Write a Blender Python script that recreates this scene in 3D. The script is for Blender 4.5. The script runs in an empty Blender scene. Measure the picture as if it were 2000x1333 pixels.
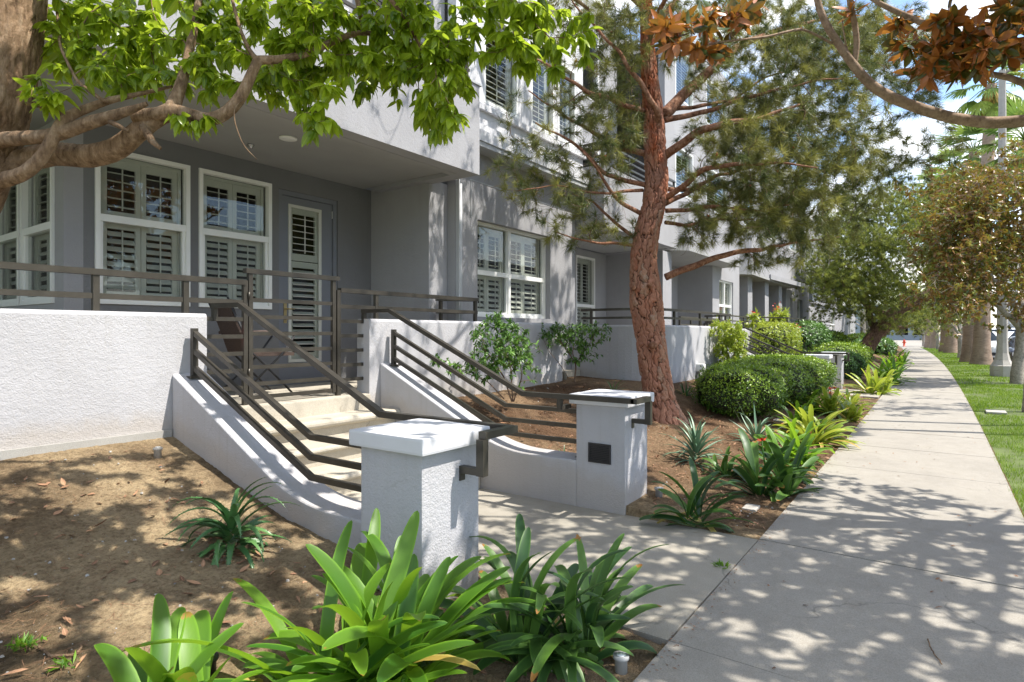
import bpy, math, random
import numpy as np
from mathutils import Vector, Matrix
PI = math.pi
rad = math.radians
random.seed(7)
RNG = np.random.default_rng(11)
SC = bpy.context.scene
COL = SC.collection

# ------------------------------------------------------------------ camera
FOC = 1181.0                       # focal length in photo pixels (photo is 2000 px wide)
AZ = math.atan2(845.0, FOC)        # street axis (+X) lies this far to the right of the view axis
CH = 1.5
FW = np.array([math.cos(AZ), math.sin(AZ)])
RT = np.array([math.sin(AZ), -math.cos(AZ)])
cam_d = bpy.data.cameras.new('camera')
cam = bpy.data.objects.new('camera', cam_d)
COL.objects.link(cam)
cam_d.sensor_width = 36.0
cam_d.lens = 36.0 * FOC / 2000.0
cam_d.shift_y = -16.5 / 2000.0
cam_d.clip_start = 0.05
cam_d.clip_end = 3000.0
cam.location = (0, 0, CH)
cam.rotation_euler = (PI / 2, 0, AZ - PI / 2)
SC.camera = cam

# ------------------------------------------------------------------ sky and sun
SUN_EL = 58.0
SUN_AZ = np.array([0.37, -0.93]); SUN_AZ = SUN_AZ / np.linalg.norm(SUN_AZ)
w = bpy.data.worlds.new("World"); SC.world = w; w.use_nodes = True
nt = w.node_tree; nt.nodes.clear()
N = nt.nodes.new; L = nt.links.new
out = N('ShaderNodeOutputWorld'); bg = N('ShaderNodeBackground'); sky = N('ShaderNodeTexSky')
sky.sky_type = 'NISHITA'; sky.sun_disc = False
sky.sun_elevation = rad(SUN_EL); sky.sun_rotation = math.atan2(SUN_AZ[0], SUN_AZ[1])
sky.ozone_density = 2.0; sky.dust_density = 0.6
tc = N('ShaderNodeTexCoord'); mp = N('ShaderNodeMapping'); mp.inputs['Scale'].default_value = (1, 1, 2.2)
ns = N('ShaderNodeTexNoise'); ns.inputs['Scale'].default_value = 3.2; ns.inputs['Detail'].default_value = 9
ns.inputs['Roughness'].default_value = 0.62
rp = N('ShaderNodeValToRGB'); rp.color_ramp.elements[0].position = 0.47; rp.color_ramp.elements[1].position = 0.63
mx = N('ShaderNodeMix'); mx.data_type = 'RGBA'; mx.inputs['B'].default_value = (7.8, 7.6, 7.3, 1)
L(tc.outputs['Generated'], mp.inputs['Vector']); L(mp.outputs[0], ns.inputs['Vector']); L(ns.outputs['Fac'], rp.inputs['Fac'])
L(rp.outputs['Color'], mx.inputs['Factor']); L(sky.outputs[0], mx.inputs['A']); L(mx.outputs['Result'], bg.inputs['Color'])
bg.inputs['Strength'].default_value = 0.15
L(bg.outputs[0], out.inputs[0])
sun_d = bpy.data.lights.new('sun', 'SUN'); sun_d.energy = 4.0; sun_d.angle = rad(0.55); sun_d.color = (1.0, 0.95, 0.87)
sun = bpy.data.objects.new('sun', sun_d); COL.objects.link(sun)
ce = math.cos(rad(SUN_EL))
S = Vector((SUN_AZ[0] * ce, SUN_AZ[1] * ce, math.sin(rad(SUN_EL))))
sun.rotation_euler = S.to_track_quat('Z', 'Y').to_euler()
SC.view_settings.view_transform = 'Standard'
SC.view_settings.look = 'None'
SC.view_settings.exposure = 1.08
SC.cycles.max_bounces = 8
SC.cycles.diffuse_bounces = 4
SC.cycles.transparent_max_bounces = 12
SC.cycles.use_denoising = True

# ------------------------------------------------------------------ helpers
def P(px, py, **k):
    """point on the ray through photo pixel (px, py) at a given depth, x, y or z"""
    r = (px - 1000) / FOC; u = (650 - py) / FOC
    D = (FW[0] + r * RT[0], FW[1] + r * RT[1], u)
    if 'd' in k: d = k['d']
    elif 'x' in k: d = k['x'] / D[0]
    elif 'y' in k: d = k['y'] / D[1]
    else: d = (k['z'] - CH) / u
    return np.array((d * D[0], d * D[1], CH + d * u))
def Qp(p):
    p = np.asarray(p, float)
    d = p[..., 0] * FW[0] + p[..., 1] * FW[1]; r = p[..., 0] * RT[0] + p[..., 1] * RT[1]
    return 1000 + FOC * r / d, 650 - FOC * (p[..., 2] - CH) / d, d
def in_view(p, m=40):
    x, y, d = Qp(p)
    return d > 0 and -m < x < 2000 + m and -m < y < 1333 + m
def off(x):
    return 0.00047 * max(x, 0.0) ** 2
def sstep(a, b, x):
    t = np.clip((np.asarray(x, float) - a) / (b - a), 0, 1)
    return t * t * (3 - 2 * t)

class MB:
    def __init__(s): s.v = []; s.f = []; s.n = 0; s.a = []; s.has = False
    def add(s, v, f, mat=0, attr=None, smooth=False):
        v = np.asarray(v, float).reshape(-1, 3)
        if len(v) == 0: return
        s.v.append(v)
        f = f if isinstance(f, list) and len(set(map(len, f))) > 1 else [np.asarray(f, int)] if not (isinstance(f, list) and f and isinstance(f[0], np.ndarray) and f[0].ndim == 2) else f
        for g in f:
            g = np.asarray(g, int)
            if g.ndim == 1: g = g[None, :]
            s.f.append((g + s.n, mat, smooth))
        if attr is None: s.a.append(np.zeros((len(v), 3)))
        else: s.a.append(np.asarray(attr, float)); s.has = True
        s.n += len(v)
    def box(s, x0, x1, y0, y1, z0, z1, mat=0):
        if x0 > x1: x0, x1 = x1, x0
        if y0 > y1: y0, y1 = y1, y0
        v = [(x, y, z) for z in (z0, z1) for y in (y0, y1) for x in (x0, x1)]
        s.add(v, [[0, 2, 3, 1], [4, 5, 7, 6], [0, 1, 5, 4], [2, 6, 7, 3], [0, 4, 6, 2], [1, 3, 7, 5]], mat)
    def bbox(s, x0, x1, y0, y1, z0, z1, b=0.008, mat=0):
        """box with chamfered edges"""
        if x0 > x1: x0, x1 = x1, x0
        if y0 > y1: y0, y1 = y1, y0
        import bmesh
        bm = bmesh.new(); bmesh.ops.create_cube(bm, size=1)
        for q in bm.verts: q.co = Vector(((x0 + x1) / 2 + q.co.x * (x1 - x0), (y0 + y1) / 2 + q.co.y * (y1 - y0), (z0 + z1) / 2 + q.co.z * (z1 - z0)))
        bmesh.ops.bevel(bm, geom=list(bm.edges), offset=b, segments=2, affect='EDGES', profile=0.7)
        s.bm(bm, mat)
    def bm(s, bm, mat=0, smooth=False):
        bm.verts.ensure_lookup_table(); bm.verts.index_update()
        v = [tuple(q.co) for q in bm.verts]; by = {}
        for f in bm.faces: by.setdefault(len(f.verts), []).append([q.index for q in f.verts])
        s.add(v, [np.array(g) for g in by.values()], mat, None, smooth)
        bm.free()
    def bar(s, a, b, w_, h_, mat=0, up=(0, 0, 1)):
        """rectangular bar from a to b, w_ across, h_ tall"""
        a = np.array(a, float); b = np.array(b, float); t = b - a; t /= np.linalg.norm(t)
        up = np.array(up, float)
        if abs(t @ up) > 0.98: up = np.array((0, 1.0, 0))
        r = np.cross(t, up); r /= np.linalg.norm(r); u = np.cross(r, t)
        v = [p + r * sx * w_ / 2 + u * sz * h_ / 2 for p in (a, b) for sz in (-1, 1) for sx in (-1, 1)]
        s.add(v, [[0, 1, 3, 2], [4, 6, 7, 5], [0, 4, 5, 1], [2, 3, 7, 6], [0, 2, 6, 4], [1, 5, 7, 3]], mat)
    def rail(s, pts, w_, h_, mat=0):
        """mitred rectangular rail through points in a vertical plane or plan polyline"""
        pts = [np.array(p, float) for p in pts]; n = len(pts); V = []
        for i, p in enumerate(pts):
            t0 = pts[i] - pts[i - 1] if i else pts[1] - pts[0]
            t1 = pts[i + 1] - pts[i] if i < n - 1 else t0
            t0 = t0 / np.linalg.norm(t0); t1 = t1 / np.linalg.norm(t1)
            h0 = t0.copy(); h0[2] = 0; h1 = t1.copy(); h1[2] = 0
            hh = h0 / (np.linalg.norm(h0) + 1e-9) + h1 / (np.linalg.norm(h1) + 1e-9); hh /= np.linalg.norm(hh) + 1e-9
            r = np.array((hh[1], -hh[0], 0.0)); c = abs(h0 / (np.linalg.norm(h0) + 1e-9) @ hh) or 1
            bt = t0 + t1; bt /= np.linalg.norm(bt)
            u = np.cross(r, bt); u /= np.linalg.norm(u)
            if u[2] < 0: u = -u
            k = 1 / max(0.5, bt @ t1)
            for sz in (-1, 1):
                for sx in (-1, 1):
                    V.append(p + r * sx * w_ / 2 / max(c, .5) + u * sz * h_ / 2 * (k if abs(t0[2] - t1[2]) > 1e-3 else 1))
        F = []
        for i in range(n - 1):
            b = 4 * i
            F += [[b, b + 4, b + 5, b + 1], [b + 2, b + 3, b + 7, b + 6], [b, b + 2, b + 6, b + 4], [b + 1, b + 5, b + 7, b + 3]]
        F += [[0, 1, 3, 2], [4 * n - 4, 4 * n - 2, 4 * n - 1, 4 * n - 3]]
        s.add(V, F, mat)
    def prism(s, poly, axis, a0, a1, mat=0):
        """extrude a polygon given in the two other axes along axis"""
        def mk(u, v_, a): return {'x': (a, u, v_), 'y': (u, a, v_), 'z': (u, v_, a)}[axis]
        n = len(poly)
        V = [mk(u, v_, a0) for u, v_ in poly] + [mk(u, v_, a1) for u, v_ in poly]
        s.add(V, [np.array([[i, (i + 1) % n, n + (i + 1) % n, n + i] for i in range(n)]), np.array([list(range(n))[::-1]]), np.array([list(range(n, 2 * n))])], mat)
    def tube(s, pts, rr, seg=8, mat=0, cap=True, smooth=True, attr=None):
        pts = np.asarray(pts, float); n = len(pts); rr = np.broadcast_to(np.asarray(rr, float), (n,))
        t = np.gradient(pts, axis=0); t /= np.linalg.norm(t, axis=1)[:, None] + 1e-12
        r = np.cross(t[0], (0.13, 0.27, 1.0) if abs(t[0][2]) < .9 else (1.0, 0.1, 0)); r /= np.linalg.norm(r)
        an = np.linspace(0, 2 * PI, seg, endpoint=False); V = np.empty((n, seg, 3))
        for i in range(n):
            r = r - t[i] * (r @ t[i]); r /= np.linalg.norm(r); q = np.cross(t[i], r)
            V[i] = pts[i] + rr[i] * (np.cos(an)[:, None] * r + np.sin(an)[:, None] * q)
        i, j = np.meshgrid(np.arange(n - 1), np.arange(seg), indexing='ij')
        F = np.stack([i * seg + j, i * seg + (j + 1) % seg, (i + 1) * seg + (j + 1) % seg, (i + 1) * seg + j], -1).reshape(-1, 4)
        fs = [F]
        if cap: fs += [np.arange(seg)[::-1][None, :], (np.arange(seg) + (n - 1) * seg)[None, :]]
        s.add(V.reshape(-1, 3), fs, mat, attr, smooth)
    def lathe(s, c, prof, seg=20, mat=0, smooth=True):
        an = np.linspace(0, 2 * PI, seg, endpoint=False)
        V = np.array([[(c[0] + r * math.cos(a), c[1] + r * math.sin(a), c[2] + z) for a in an] for r, z in prof])
        n = len(prof); i, j = np.meshgrid(np.arange(n - 1), np.arange(seg), indexing='ij')
        F = np.stack([i * seg + j, i * seg + (j + 1) % seg, (i + 1) * seg + (j + 1) % seg, (i + 1) * seg + j], -1).reshape(-1, 4)
        s.add(V.reshape(-1, 3), [F, np.arange(seg)[::-1][None, :], (np.arange(seg) + (n - 1) * seg)[None, :]], mat, None, smooth)
    def build(s, name, mats, parent=None):
        me = bpy.data.meshes.new(name)
        v = np.concatenate(s.v) if s.v else np.zeros((0, 3))
        me.vertices.add(len(v)); me.vertices.foreach_set('co', v.astype(np.float32).ravel())
        li = np.concatenate([g.ravel() for g, _, _ in s.f]) if s.f else np.zeros(0, int)
        cnt = np.concatenate([np.full(len(g), g.shape[1]) for g, _, _ in s.f]) if s.f else np.zeros(0, int)
        mi = np.concatenate([np.full(len(g), m) for g, m, _ in s.f]) if s.f else np.zeros(0, int)
        sm = np.concatenate([np.full(len(g), q) for g, _, q in s.f]) if s.f else np.zeros(0, bool)
        me.loops.add(len(li)); me.loops.foreach_set('vertex_index', li.astype(np.int32))
        me.polygons.add(len(cnt)); st = np.concatenate([[0], np.cumsum(cnt)[:-1]]) if len(cnt) else cnt
        me.polygons.foreach_set('loop_start', st.astype(np.int32))
        me.polygons.foreach_set('material_index', mi.astype(np.int32)); me.polygons.foreach_set('use_smooth', sm.astype(bool))
        if s.has:
            at = me.attributes.new('luv', 'FLOAT_VECTOR', 'POINT'); at.data.foreach_set('vector', np.concatenate(s.a).astype(np.float32).ravel())
        me.update(calc_edges=True); me.validate()
        for m in (mats if isinstance(mats, (list, tuple)) else [mats]): me.materials.append(m)
        o = bpy.data.objects.new(name, me); COL.objects.link(o)
        if parent is not None:
            o.parent = parent
            if parent.type == 'EMPTY': o.matrix_parent_inverse = Matrix.Translation(-parent.location)
        return o

def tag(o, label=None, cat=None, group=None, kind=None):
    if label: o['label'] = label
    if cat: o['category'] = cat
    if group: o['group'] = group
    if kind or cat: o['kind'] = kind or 'thing'
    return o
def thing(name, label, cat, loc=(0, 0, 0), group=None):
    o = bpy.data.objects.new(name, None); COL.objects.link(o); o.location = Vector([float(c) for c in loc]); o.empty_display_size = 0.2
    return tag(o, label, cat, group)

# ------------------------------------------------------------------ materials
def new_mat(name):
    m = bpy.data.materials.new(name); m.use_nodes = True
    t = m.node_tree; b = t.nodes['Principled BSDF']
    return m, t, b
def nd(t, typ, **k):
    n = t.nodes.new(typ)
    for a, v in k.items():
        if a in n.inputs: n.inputs[a].default_value = v
        else: setattr(n, a, v)
    return n
def objco(t, scale=(1, 1, 1)):
    c = nd(t, 'ShaderNodeTexCoord'); m = nd(t, 'ShaderNodeMapping'); m.inputs['Scale'].default_value = scale
    t.links.new(c.outputs['Object'], m.inputs['Vector']); return m.outputs[0]
def noise(t, co, sc, det=4, ro=0.55):
    n = nd(t, 'ShaderNodeTexNoise'); n.inputs['Scale'].default_value = sc; n.inputs['Detail'].default_value = det; n.inputs['Roughness'].default_value = ro
    t.links.new(co, n.inputs['Vector']); return n.outputs['Fac']
def ramp(t, fac, stops):
    r = nd(t, 'ShaderNodeValToRGB'); e = r.color_ramp.elements
    while len(e) < len(stops): e.new(0.5)
    for q, (p, c) in zip(e, stops): q.position = p; q.color = (*c, 1) if len(c) == 3 else c
    t.links.new(fac, r.inputs['Fac']); return r.outputs['Color']
def mixc(t, fac, a, b, mode='MIX'):
    m = nd(t, 'ShaderNodeMix'); m.data_type = 'RGBA'; m.blend_type = mode
    for s_, v in (('Factor', fac), ('A', a), ('B', b)):
        i = [q for q in m.inputs if q.name == s_ and (q.type == 'RGBA' if s_ != 'Factor' else q.type == 'VALUE')][0]
        if hasattr(v, 'links'): t.links.new(v, i)
        else: i.default_value = v if s_ == 'Factor' else (*v, 1)
    return [q for q in m.outputs if q.type == 'RGBA'][0]
def math_(t, op, a, b=0.0, c=None):
    m = nd(t, 'ShaderNodeMath'); m.operation = op
    for i, v in enumerate((a, b) if c is None else (a, b, c)):
        if hasattr(v, 'links'): t.links.new(v, m.inputs[i])
        else: m.inputs[i].default_value = v
    return m.outputs[0]
def bump(t, b, h, st=0.3, dist=0.01):
    n = nd(t, 'ShaderNodeBump'); n.inputs['Strength'].default_value = st; n.inputs['Distance'].default_value = dist
    t.links.new(h, n.inputs['Height']); t.links.new(n.outputs[0], b.inputs['Normal']); return n
def simple(name, c, rough=0.6, metal=0.0, var=0.0, vs=6.0, bs=0.0, bscale=40, spec=None):
    m, t, b = new_mat(name); b.inputs['Roughness'].default_value = rough; b.inputs['Metallic'].default_value = metal
    co = objco(t)
    if var: t.links.new(ramp(t, noise(t, co, vs, 5), [(0.3, tuple(v * (1 - var) for v in c)), (0.7, tuple(min(1, v * (1 + var)) for v in c))]), b.inputs['Base Color'])
    else: b.inputs['Base Color'].default_value = (*c, 1)
    if bs: bump(t, b, noise(t, co, bscale, 5), bs, 0.01)
    if spec is not None: b.inputs['Specular IOR Level'].default_value = spec
    return m
def stucco(name, c, grain=0.45, dirt=0.10, splash=False):
    m, t, b = new_mat(name); b.inputs['Roughness'].default_value = 0.92; b.inputs['Specular IOR Level'].default_value = 0.2
    co = objco(t)
    big = noise(t, co, 1.1, 6, 0.6)
    colr = ramp(t, big, [(0.3, tuple(v * (1 - dirt) for v in c)), (0.65, tuple(min(1, v * 1.03) for v in c))])
    streak = noise(t, objco(t, (5, 5, 0.5)), 2.0, 5, 0.6)
    colr = mixc(t, math_(t, 'MULTIPLY', ramp(t, streak, [(0.52, (0, 0, 0)), (0.75, (1, 1, 1))]), 0.22), colr, tuple(v * f for v, f in zip(c, (.80, .76, .70))))
    if splash:   # earth splashed up from the sloping bed, and runs below the caps
        sx = nd(t, 'ShaderNodeSeparateXYZ'); t.links.new(objco(t), sx.inputs[0])
        gr_ = ramp(t, math_(t, 'MULTIPLY', sx.outputs[1], 0.125), [(0.1875, (.02,) * 3), (0.2625, (.07,) * 3), (0.35, (.177,) * 3), (0.447, (.288,) * 3), (0.534, (.466,) * 3), (0.634, (.68,) * 3)])
        hh = math_(t, 'ADD', math_(t, 'SUBTRACT', sx.outputs[2], gr_), math_(t, 'MULTIPLY', noise(t, co, 6, 5, .7), -0.22))
        colr = mixc(t, math_(t, 'MULTIPLY', ramp(t, hh, [(0.0, (1, 1, 1)), (0.12, (0, 0, 0))]), 0.42), colr, (0.38, 0.32, 0.25))
        st2 = noise(t, objco(t, (11, 11, 0.35)), 2.0, 6, 0.65)
        colr = mixc(t, math_(t, 'MULTIPLY', ramp(t, st2, [(0.56, (0, 0, 0)), (0.72, (1, 1, 1))]), 0.22), colr, (0.33, 0.31, 0.28))
        ed = noise(t, objco(t), 16, 6, .7)
        v2 = nd(t, 'ShaderNodeTexVoronoi'); v2.feature = 'DISTANCE_TO_EDGE'; v2.inputs['Scale'].default_value = 0.9
        wn = nd(t, 'ShaderNodeTexNoise'); wn.inputs['Scale'].default_value = 3; wn.inputs['Detail'].default_value = 8; t.links.new(co, wn.inputs['Vector'])
        vm = nd(t, 'ShaderNodeVectorMath'); vm.operation = 'MULTIPLY_ADD'; vm.inputs[1].default_value = (.4, .4, .4); t.links.new(wn.outputs['Color'], vm.inputs[0]); t.links.new(co, vm.inputs[2]); t.links.new(vm.outputs[0], v2.inputs['Vector'])
        crk = math_(t, 'MULTIPLY', ramp(t, v2.outputs['Distance'], [(0.0, (1, 1, 1)), (0.004, (0, 0, 0))]), ramp(t, big, [(0.50, (0, 0, 0)), (0.58, (1, 1, 1))]))
        colr = mixc(t, math_(t, 'MULTIPLY', crk, 0.4), colr, (0.25, 0.24, 0.23))
        colr = mixc(t, math_(t, 'MULTIPLY', ramp(t, ed, [(0.60, (0, 0, 0)), (0.72, (1, 1, 1))]), 0.20), colr, (0.36, 0.33, 0.30))
    t.links.new(colr, b.inputs['Base Color'])
    g = noise(t, co, 95, 3, 0.6); g2 = noise(t, co, 34, 3, 0.5)
    h = math_(t, 'ADD', math_(t, 'MULTIPLY', g, 0.7), math_(t, 'MULTIPLY', g2, 0.6))
    bump(t, b, h, grain, 0.012)
    return m
M = {}
M['stucco_white'] = stucco('stucco white grey', (0.455, 0.45, 0.465), 0.6, splash=True)
M['stucco_mid'] = stucco('stucco mid grey', (0.335, 0.332, 0.342), 0.5)
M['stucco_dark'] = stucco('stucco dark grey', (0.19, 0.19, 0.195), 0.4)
M['soffit'] = simple('soffit paint', (0.32, 0.318, 0.315), 0.9, var=0.05, vs=2)
M['trim'] = simple('trim paint', (0.42, 0.43, 0.44), 0.55, var=0.03)
M['white'] = simple('white frame paint', (0.80, 0.80, 0.77), 0.4, var=0.04, vs=3)
M['band'] = simple('white band paint', (0.60, 0.60, 0.62), 0.6, var=0.06, vs=3)
M['door'] = simple('grey door paint', (0.17, 0.18, 0.205), 0.45, var=0.04)
M['shutter'] = simple('shutter paint', (0.56, 0.56, 0.51), 0.45, var=0.03)
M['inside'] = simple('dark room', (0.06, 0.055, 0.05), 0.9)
M['metal'] = simple('bronze painted steel', (0.064, 0.057, 0.046), 0.36, 0.4, var=0.22, vs=9, bs=0.05, bscale=120)
M['brass'] = simple('brass', (0.55, 0.42, 0.2), 0.35, 0.9)
M['black'] = simple('black plastic', (0.02, 0.02, 0.022), 0.5, var=0.1)
M['lens'] = simple('lamp lens', (0.8, 0.8, 0.78), 0.3)
M['greyplastic'] = simple('grey plastic', (0.35, 0.35, 0.34), 0.6, var=0.1)
M['wicker'] = simple('brown wicker', (0.07, 0.045, 0.035), 0.7, var=0.4, vs=90, bs=0.5, bscale=120)
M['red'] = simple('red plastic', (0.45, 0.03, 0.025), 0.5, var=0.1)
M['rubber'] = simple('tyre rubber', (0.018, 0.018, 0.018), 0.85, var=0.2)
M['chrome'] = simple('chrome', (0.55, 0.56, 0.58), 0.25, 1.0)
def glass_mat(name, tint=(0.90, 0.915, 0.90), base=0.035):
    m = bpy.data.materials.new(name); m.use_nodes = True; t = m.node_tree; t.nodes.clear()
    o = nd(t, 'ShaderNodeOutputMaterial'); g = nd(t, 'ShaderNodeBsdfGlossy'); g.inputs['Roughness'].default_value = 0.01
    tr = nd(t, 'ShaderNodeBsdfTransparent'); tr.inputs['Color'].default_value = (*tint, 1)
    f = nd(t, 'ShaderNodeLayerWeight'); f.inputs['Blend'].default_value = 0.5
    fac = math_(t, 'ADD', math_(t, 'MULTIPLY', math_(t, 'POWER', f.outputs['Facing'], 3.5), 0.6), base)
    bm_ = nd(t, 'ShaderNodeBump'); bm_.inputs['Strength'].default_value = 0.06; bm_.inputs['Distance'].default_value = 0.02
    t.links.new(noise(t, objco(t), 2.0, 2), bm_.inputs['Height']); t.links.new(bm_.outputs[0], g.inputs['Normal'])
    mx_ = nd(t, 'ShaderNodeMixShader'); t.links.new(fac, mx_.inputs[0]); t.links.new(tr.outputs[0], mx_.inputs[1]); t.links.new(g.outputs[0], mx_.inputs[2])
    t.links.new(mx_.outputs[0], o.inputs[0]); return m
M['glass'] = glass_mat('window glass')
M['glass_dark'] = glass_mat('tinted car glass', (0.08, 0.1, 0.11), 0.06)

def concrete(name, c, joint=False, sp=1.0):
    m, t, b = new_mat(name); b.inputs['Roughness'].default_value = 0.88; b.inputs['Specular IOR Level'].default_value = 0.25
    co = objco(t); g = nd(t, 'ShaderNodeNewGeometry')
    a = noise(t, co, 1.4, 8, 0.65); f = noise(t, co, 150, 3, 0.7); md = noise(t, co, 9, 6, 0.7)
    colr = ramp(t, a, [(0.25, tuple(v * 0.83 for v in c)), (0.5, c), (0.78, tuple(v * 1.10 for v in c))])
    colr = mixc(t, 0.5, colr, ramp(t, f, [(0.32, (0.55, 0.53, 0.5)), (0.62, (1.12, 1.12, 1.1))]), 'MULTIPLY')
    colr = mixc(t, 0.35, colr, ramp(t, md, [(0.3, (0.8, 0.78, 0.74)), (0.65, (1.06, 1.06, 1.06))]), 'MULTIPLY')
    colr = mixc(t, 0.16, colr, ramp(t, g.outputs['Random Per Island'], [(0, (0.75, 0.74, 0.73)), (1, (1.1, 1.1, 1.08))]), 'MULTIPLY')
    v = nd(t, 'ShaderNodeTexVoronoi'); v.inputs['Scale'].default_value = 3.1; t.links.new(co, v.inputs['Vector'])
    spot = ramp(t, v.outputs['Distance'], [(0.0, (1, 1, 1)), (0.045, (0, 0, 0))])
    colr = mixc(t, math_(t, 'MULTIPLY', spot, 0.4 * sp), colr, tuple(v_ * 0.4 for v_ in c))
    v2 = nd(t, 'ShaderNodeTexVoronoi'); v2.feature = 'DISTANCE_TO_EDGE'; v2.inputs['Scale'].default_value = 0.42
    wn = nd(t, 'ShaderNodeTexNoise'); wn.inputs['Scale'].default_value = 2.5; wn.inputs['Detail'].default_value = 8; t.links.new(co, wn.inputs['Vector'])
    vm = nd(t, 'ShaderNodeVectorMath'); vm.operation = 'MULTIPLY_ADD'; vm.inputs[1].default_value = (.5, .5, .5); t.links.new(wn.outputs['Color'], vm.inputs[0]); t.links.new(co, vm.inputs[2]); t.links.new(vm.outputs[0], v2.inputs['Vector'])
    crk = math_(t, 'MULTIPLY', ramp(t, v2.outputs['Distance'], [(0.0, (1, 1, 1)), (0.0035, (0, 0, 0))]), ramp(t, a, [(0.50, (0, 0, 0)), (0.56, (1, 1, 1))]))
    colr = mixc(t, math_(t, 'MULTIPLY', crk, 0.55), colr, tuple(v_ * 0.35 for v_ in c))
    stn = ramp(t, noise(t, co, 3.3, 7, 0.72), [(0.56, (0, 0, 0)), (0.7, (1, 1, 1))])
    colr = mixc(t, math_(t, 'MULTIPLY', stn, 0.30), colr, (c[0] * .62, c[1] * .56, c[2] * .48))
    t.links.new(colr, b.inputs['Base Color'])
    bump(t, b, math_(t, 'ADD', f, math_(t, 'MULTIPLY', md, 0.6)), 0.25, 0.006)
    return m
M['walk'] = concrete('sidewalk concrete', (0.325, 0.302, 0.266))
M['entry'] = concrete('entry walk aggregate', (0.345, 0.318, 0.27))
M['step'] = concrete('limestone step', (0.47, 0.43, 0.36))
M['curb'] = concrete('curb concrete', (0.38, 0.37, 0.35))
M['asphalt'] = simple('asphalt', (0.06, 0.06, 0.062), 0.9, var=0.2, vs=8, bs=0.3, bscale=90)
M['palebox'] = concrete('concrete post', (0.42, 0.40, 0.37))

def soil_mat():
    m, t, b = new_mat('dry soil'); b.inputs['Roughness'].default_value = 0.97; b.inputs['Specular IOR Level'].default_value = 0.1
    co = objco(t)
    a = noise(t, co, 0.9, 7, 0.62); f = noise(t, co, 42, 6, 0.75); g = noise(t, co, 7, 6, 0.65)
    colr = ramp(t, a, [(0.38, (0.11, 0.078, 0.047)), (0.48, (0.26, 0.19, 0.115)), (0.58, (0.42, 0.32, 0.195))])
    # beds by the pine hold red needle mulch
    sx = nd(t, 'ShaderNodeSeparateXYZ'); t.links.new(objco(t), sx.inputs[0])
    mk = math_(t, 'MULTIPLY', ramp(t, math_(t, 'ADD', math_(t, 'MULTIPLY', sx.outputs[0], 0.1), math_(t, 'MULTIPLY', g, 0.2)), [(0.58, (0, 0, 0)), (0.70, (1, 1, 1))]), 1.0)
    colr = mixc(t, math_(t, 'MULTIPLY', mk, 0.62), colr, (0.135, 0.072, 0.042))
    colr = mixc(t, 0.8, colr, ramp(t, f, [(0.33, (0.42, 0.39, 0.35)), (0.5, (0.92, 0.92, 0.92)), (0.68, (1.3, 1.28, 1.25))]), 'MULTIPLY')
    colr = mixc(t, 0.55, colr, ramp(t, g, [(0.3, (0.6, 0.56, 0.52)), (0.65, (1.15, 1.15, 1.12))]), 'MULTIPLY')
    v = nd(t, 'ShaderNodeTexVoronoi'); v.inputs['Scale'].default_value = 75; t.links.new(co, v.inputs['Vector'])
    peb = ramp(t, v.outputs['Distance'], [(0.12, (1, 1, 1)), (0.2, (0, 0, 0))])
    sel = ramp(t, v.outputs['Color'], [(0.68, (0, 0, 0)), (0.7, (1, 1, 1))])
    colr = mixc(t, math_(t, 'MULTIPLY', peb, sel), colr, (0.36, 0.33, 0.29))
    t.links.new(colr, b.inputs['Base Color'])
    bump(t, b, math_(t, 'ADD', math_(t, 'ADD', f, math_(t, 'MULTIPLY', g, 1.4)), math_(t, 'MULTIPLY', peb, 0.35)), 1.0, 0.03)
    return m
M['soil'] = soil_mat()
M['lawn_soil'] = simple('lawn soil', (0.09, 0.12, 0.03), 0.95, var=0.4, vs=3, bs=0.5)

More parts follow.
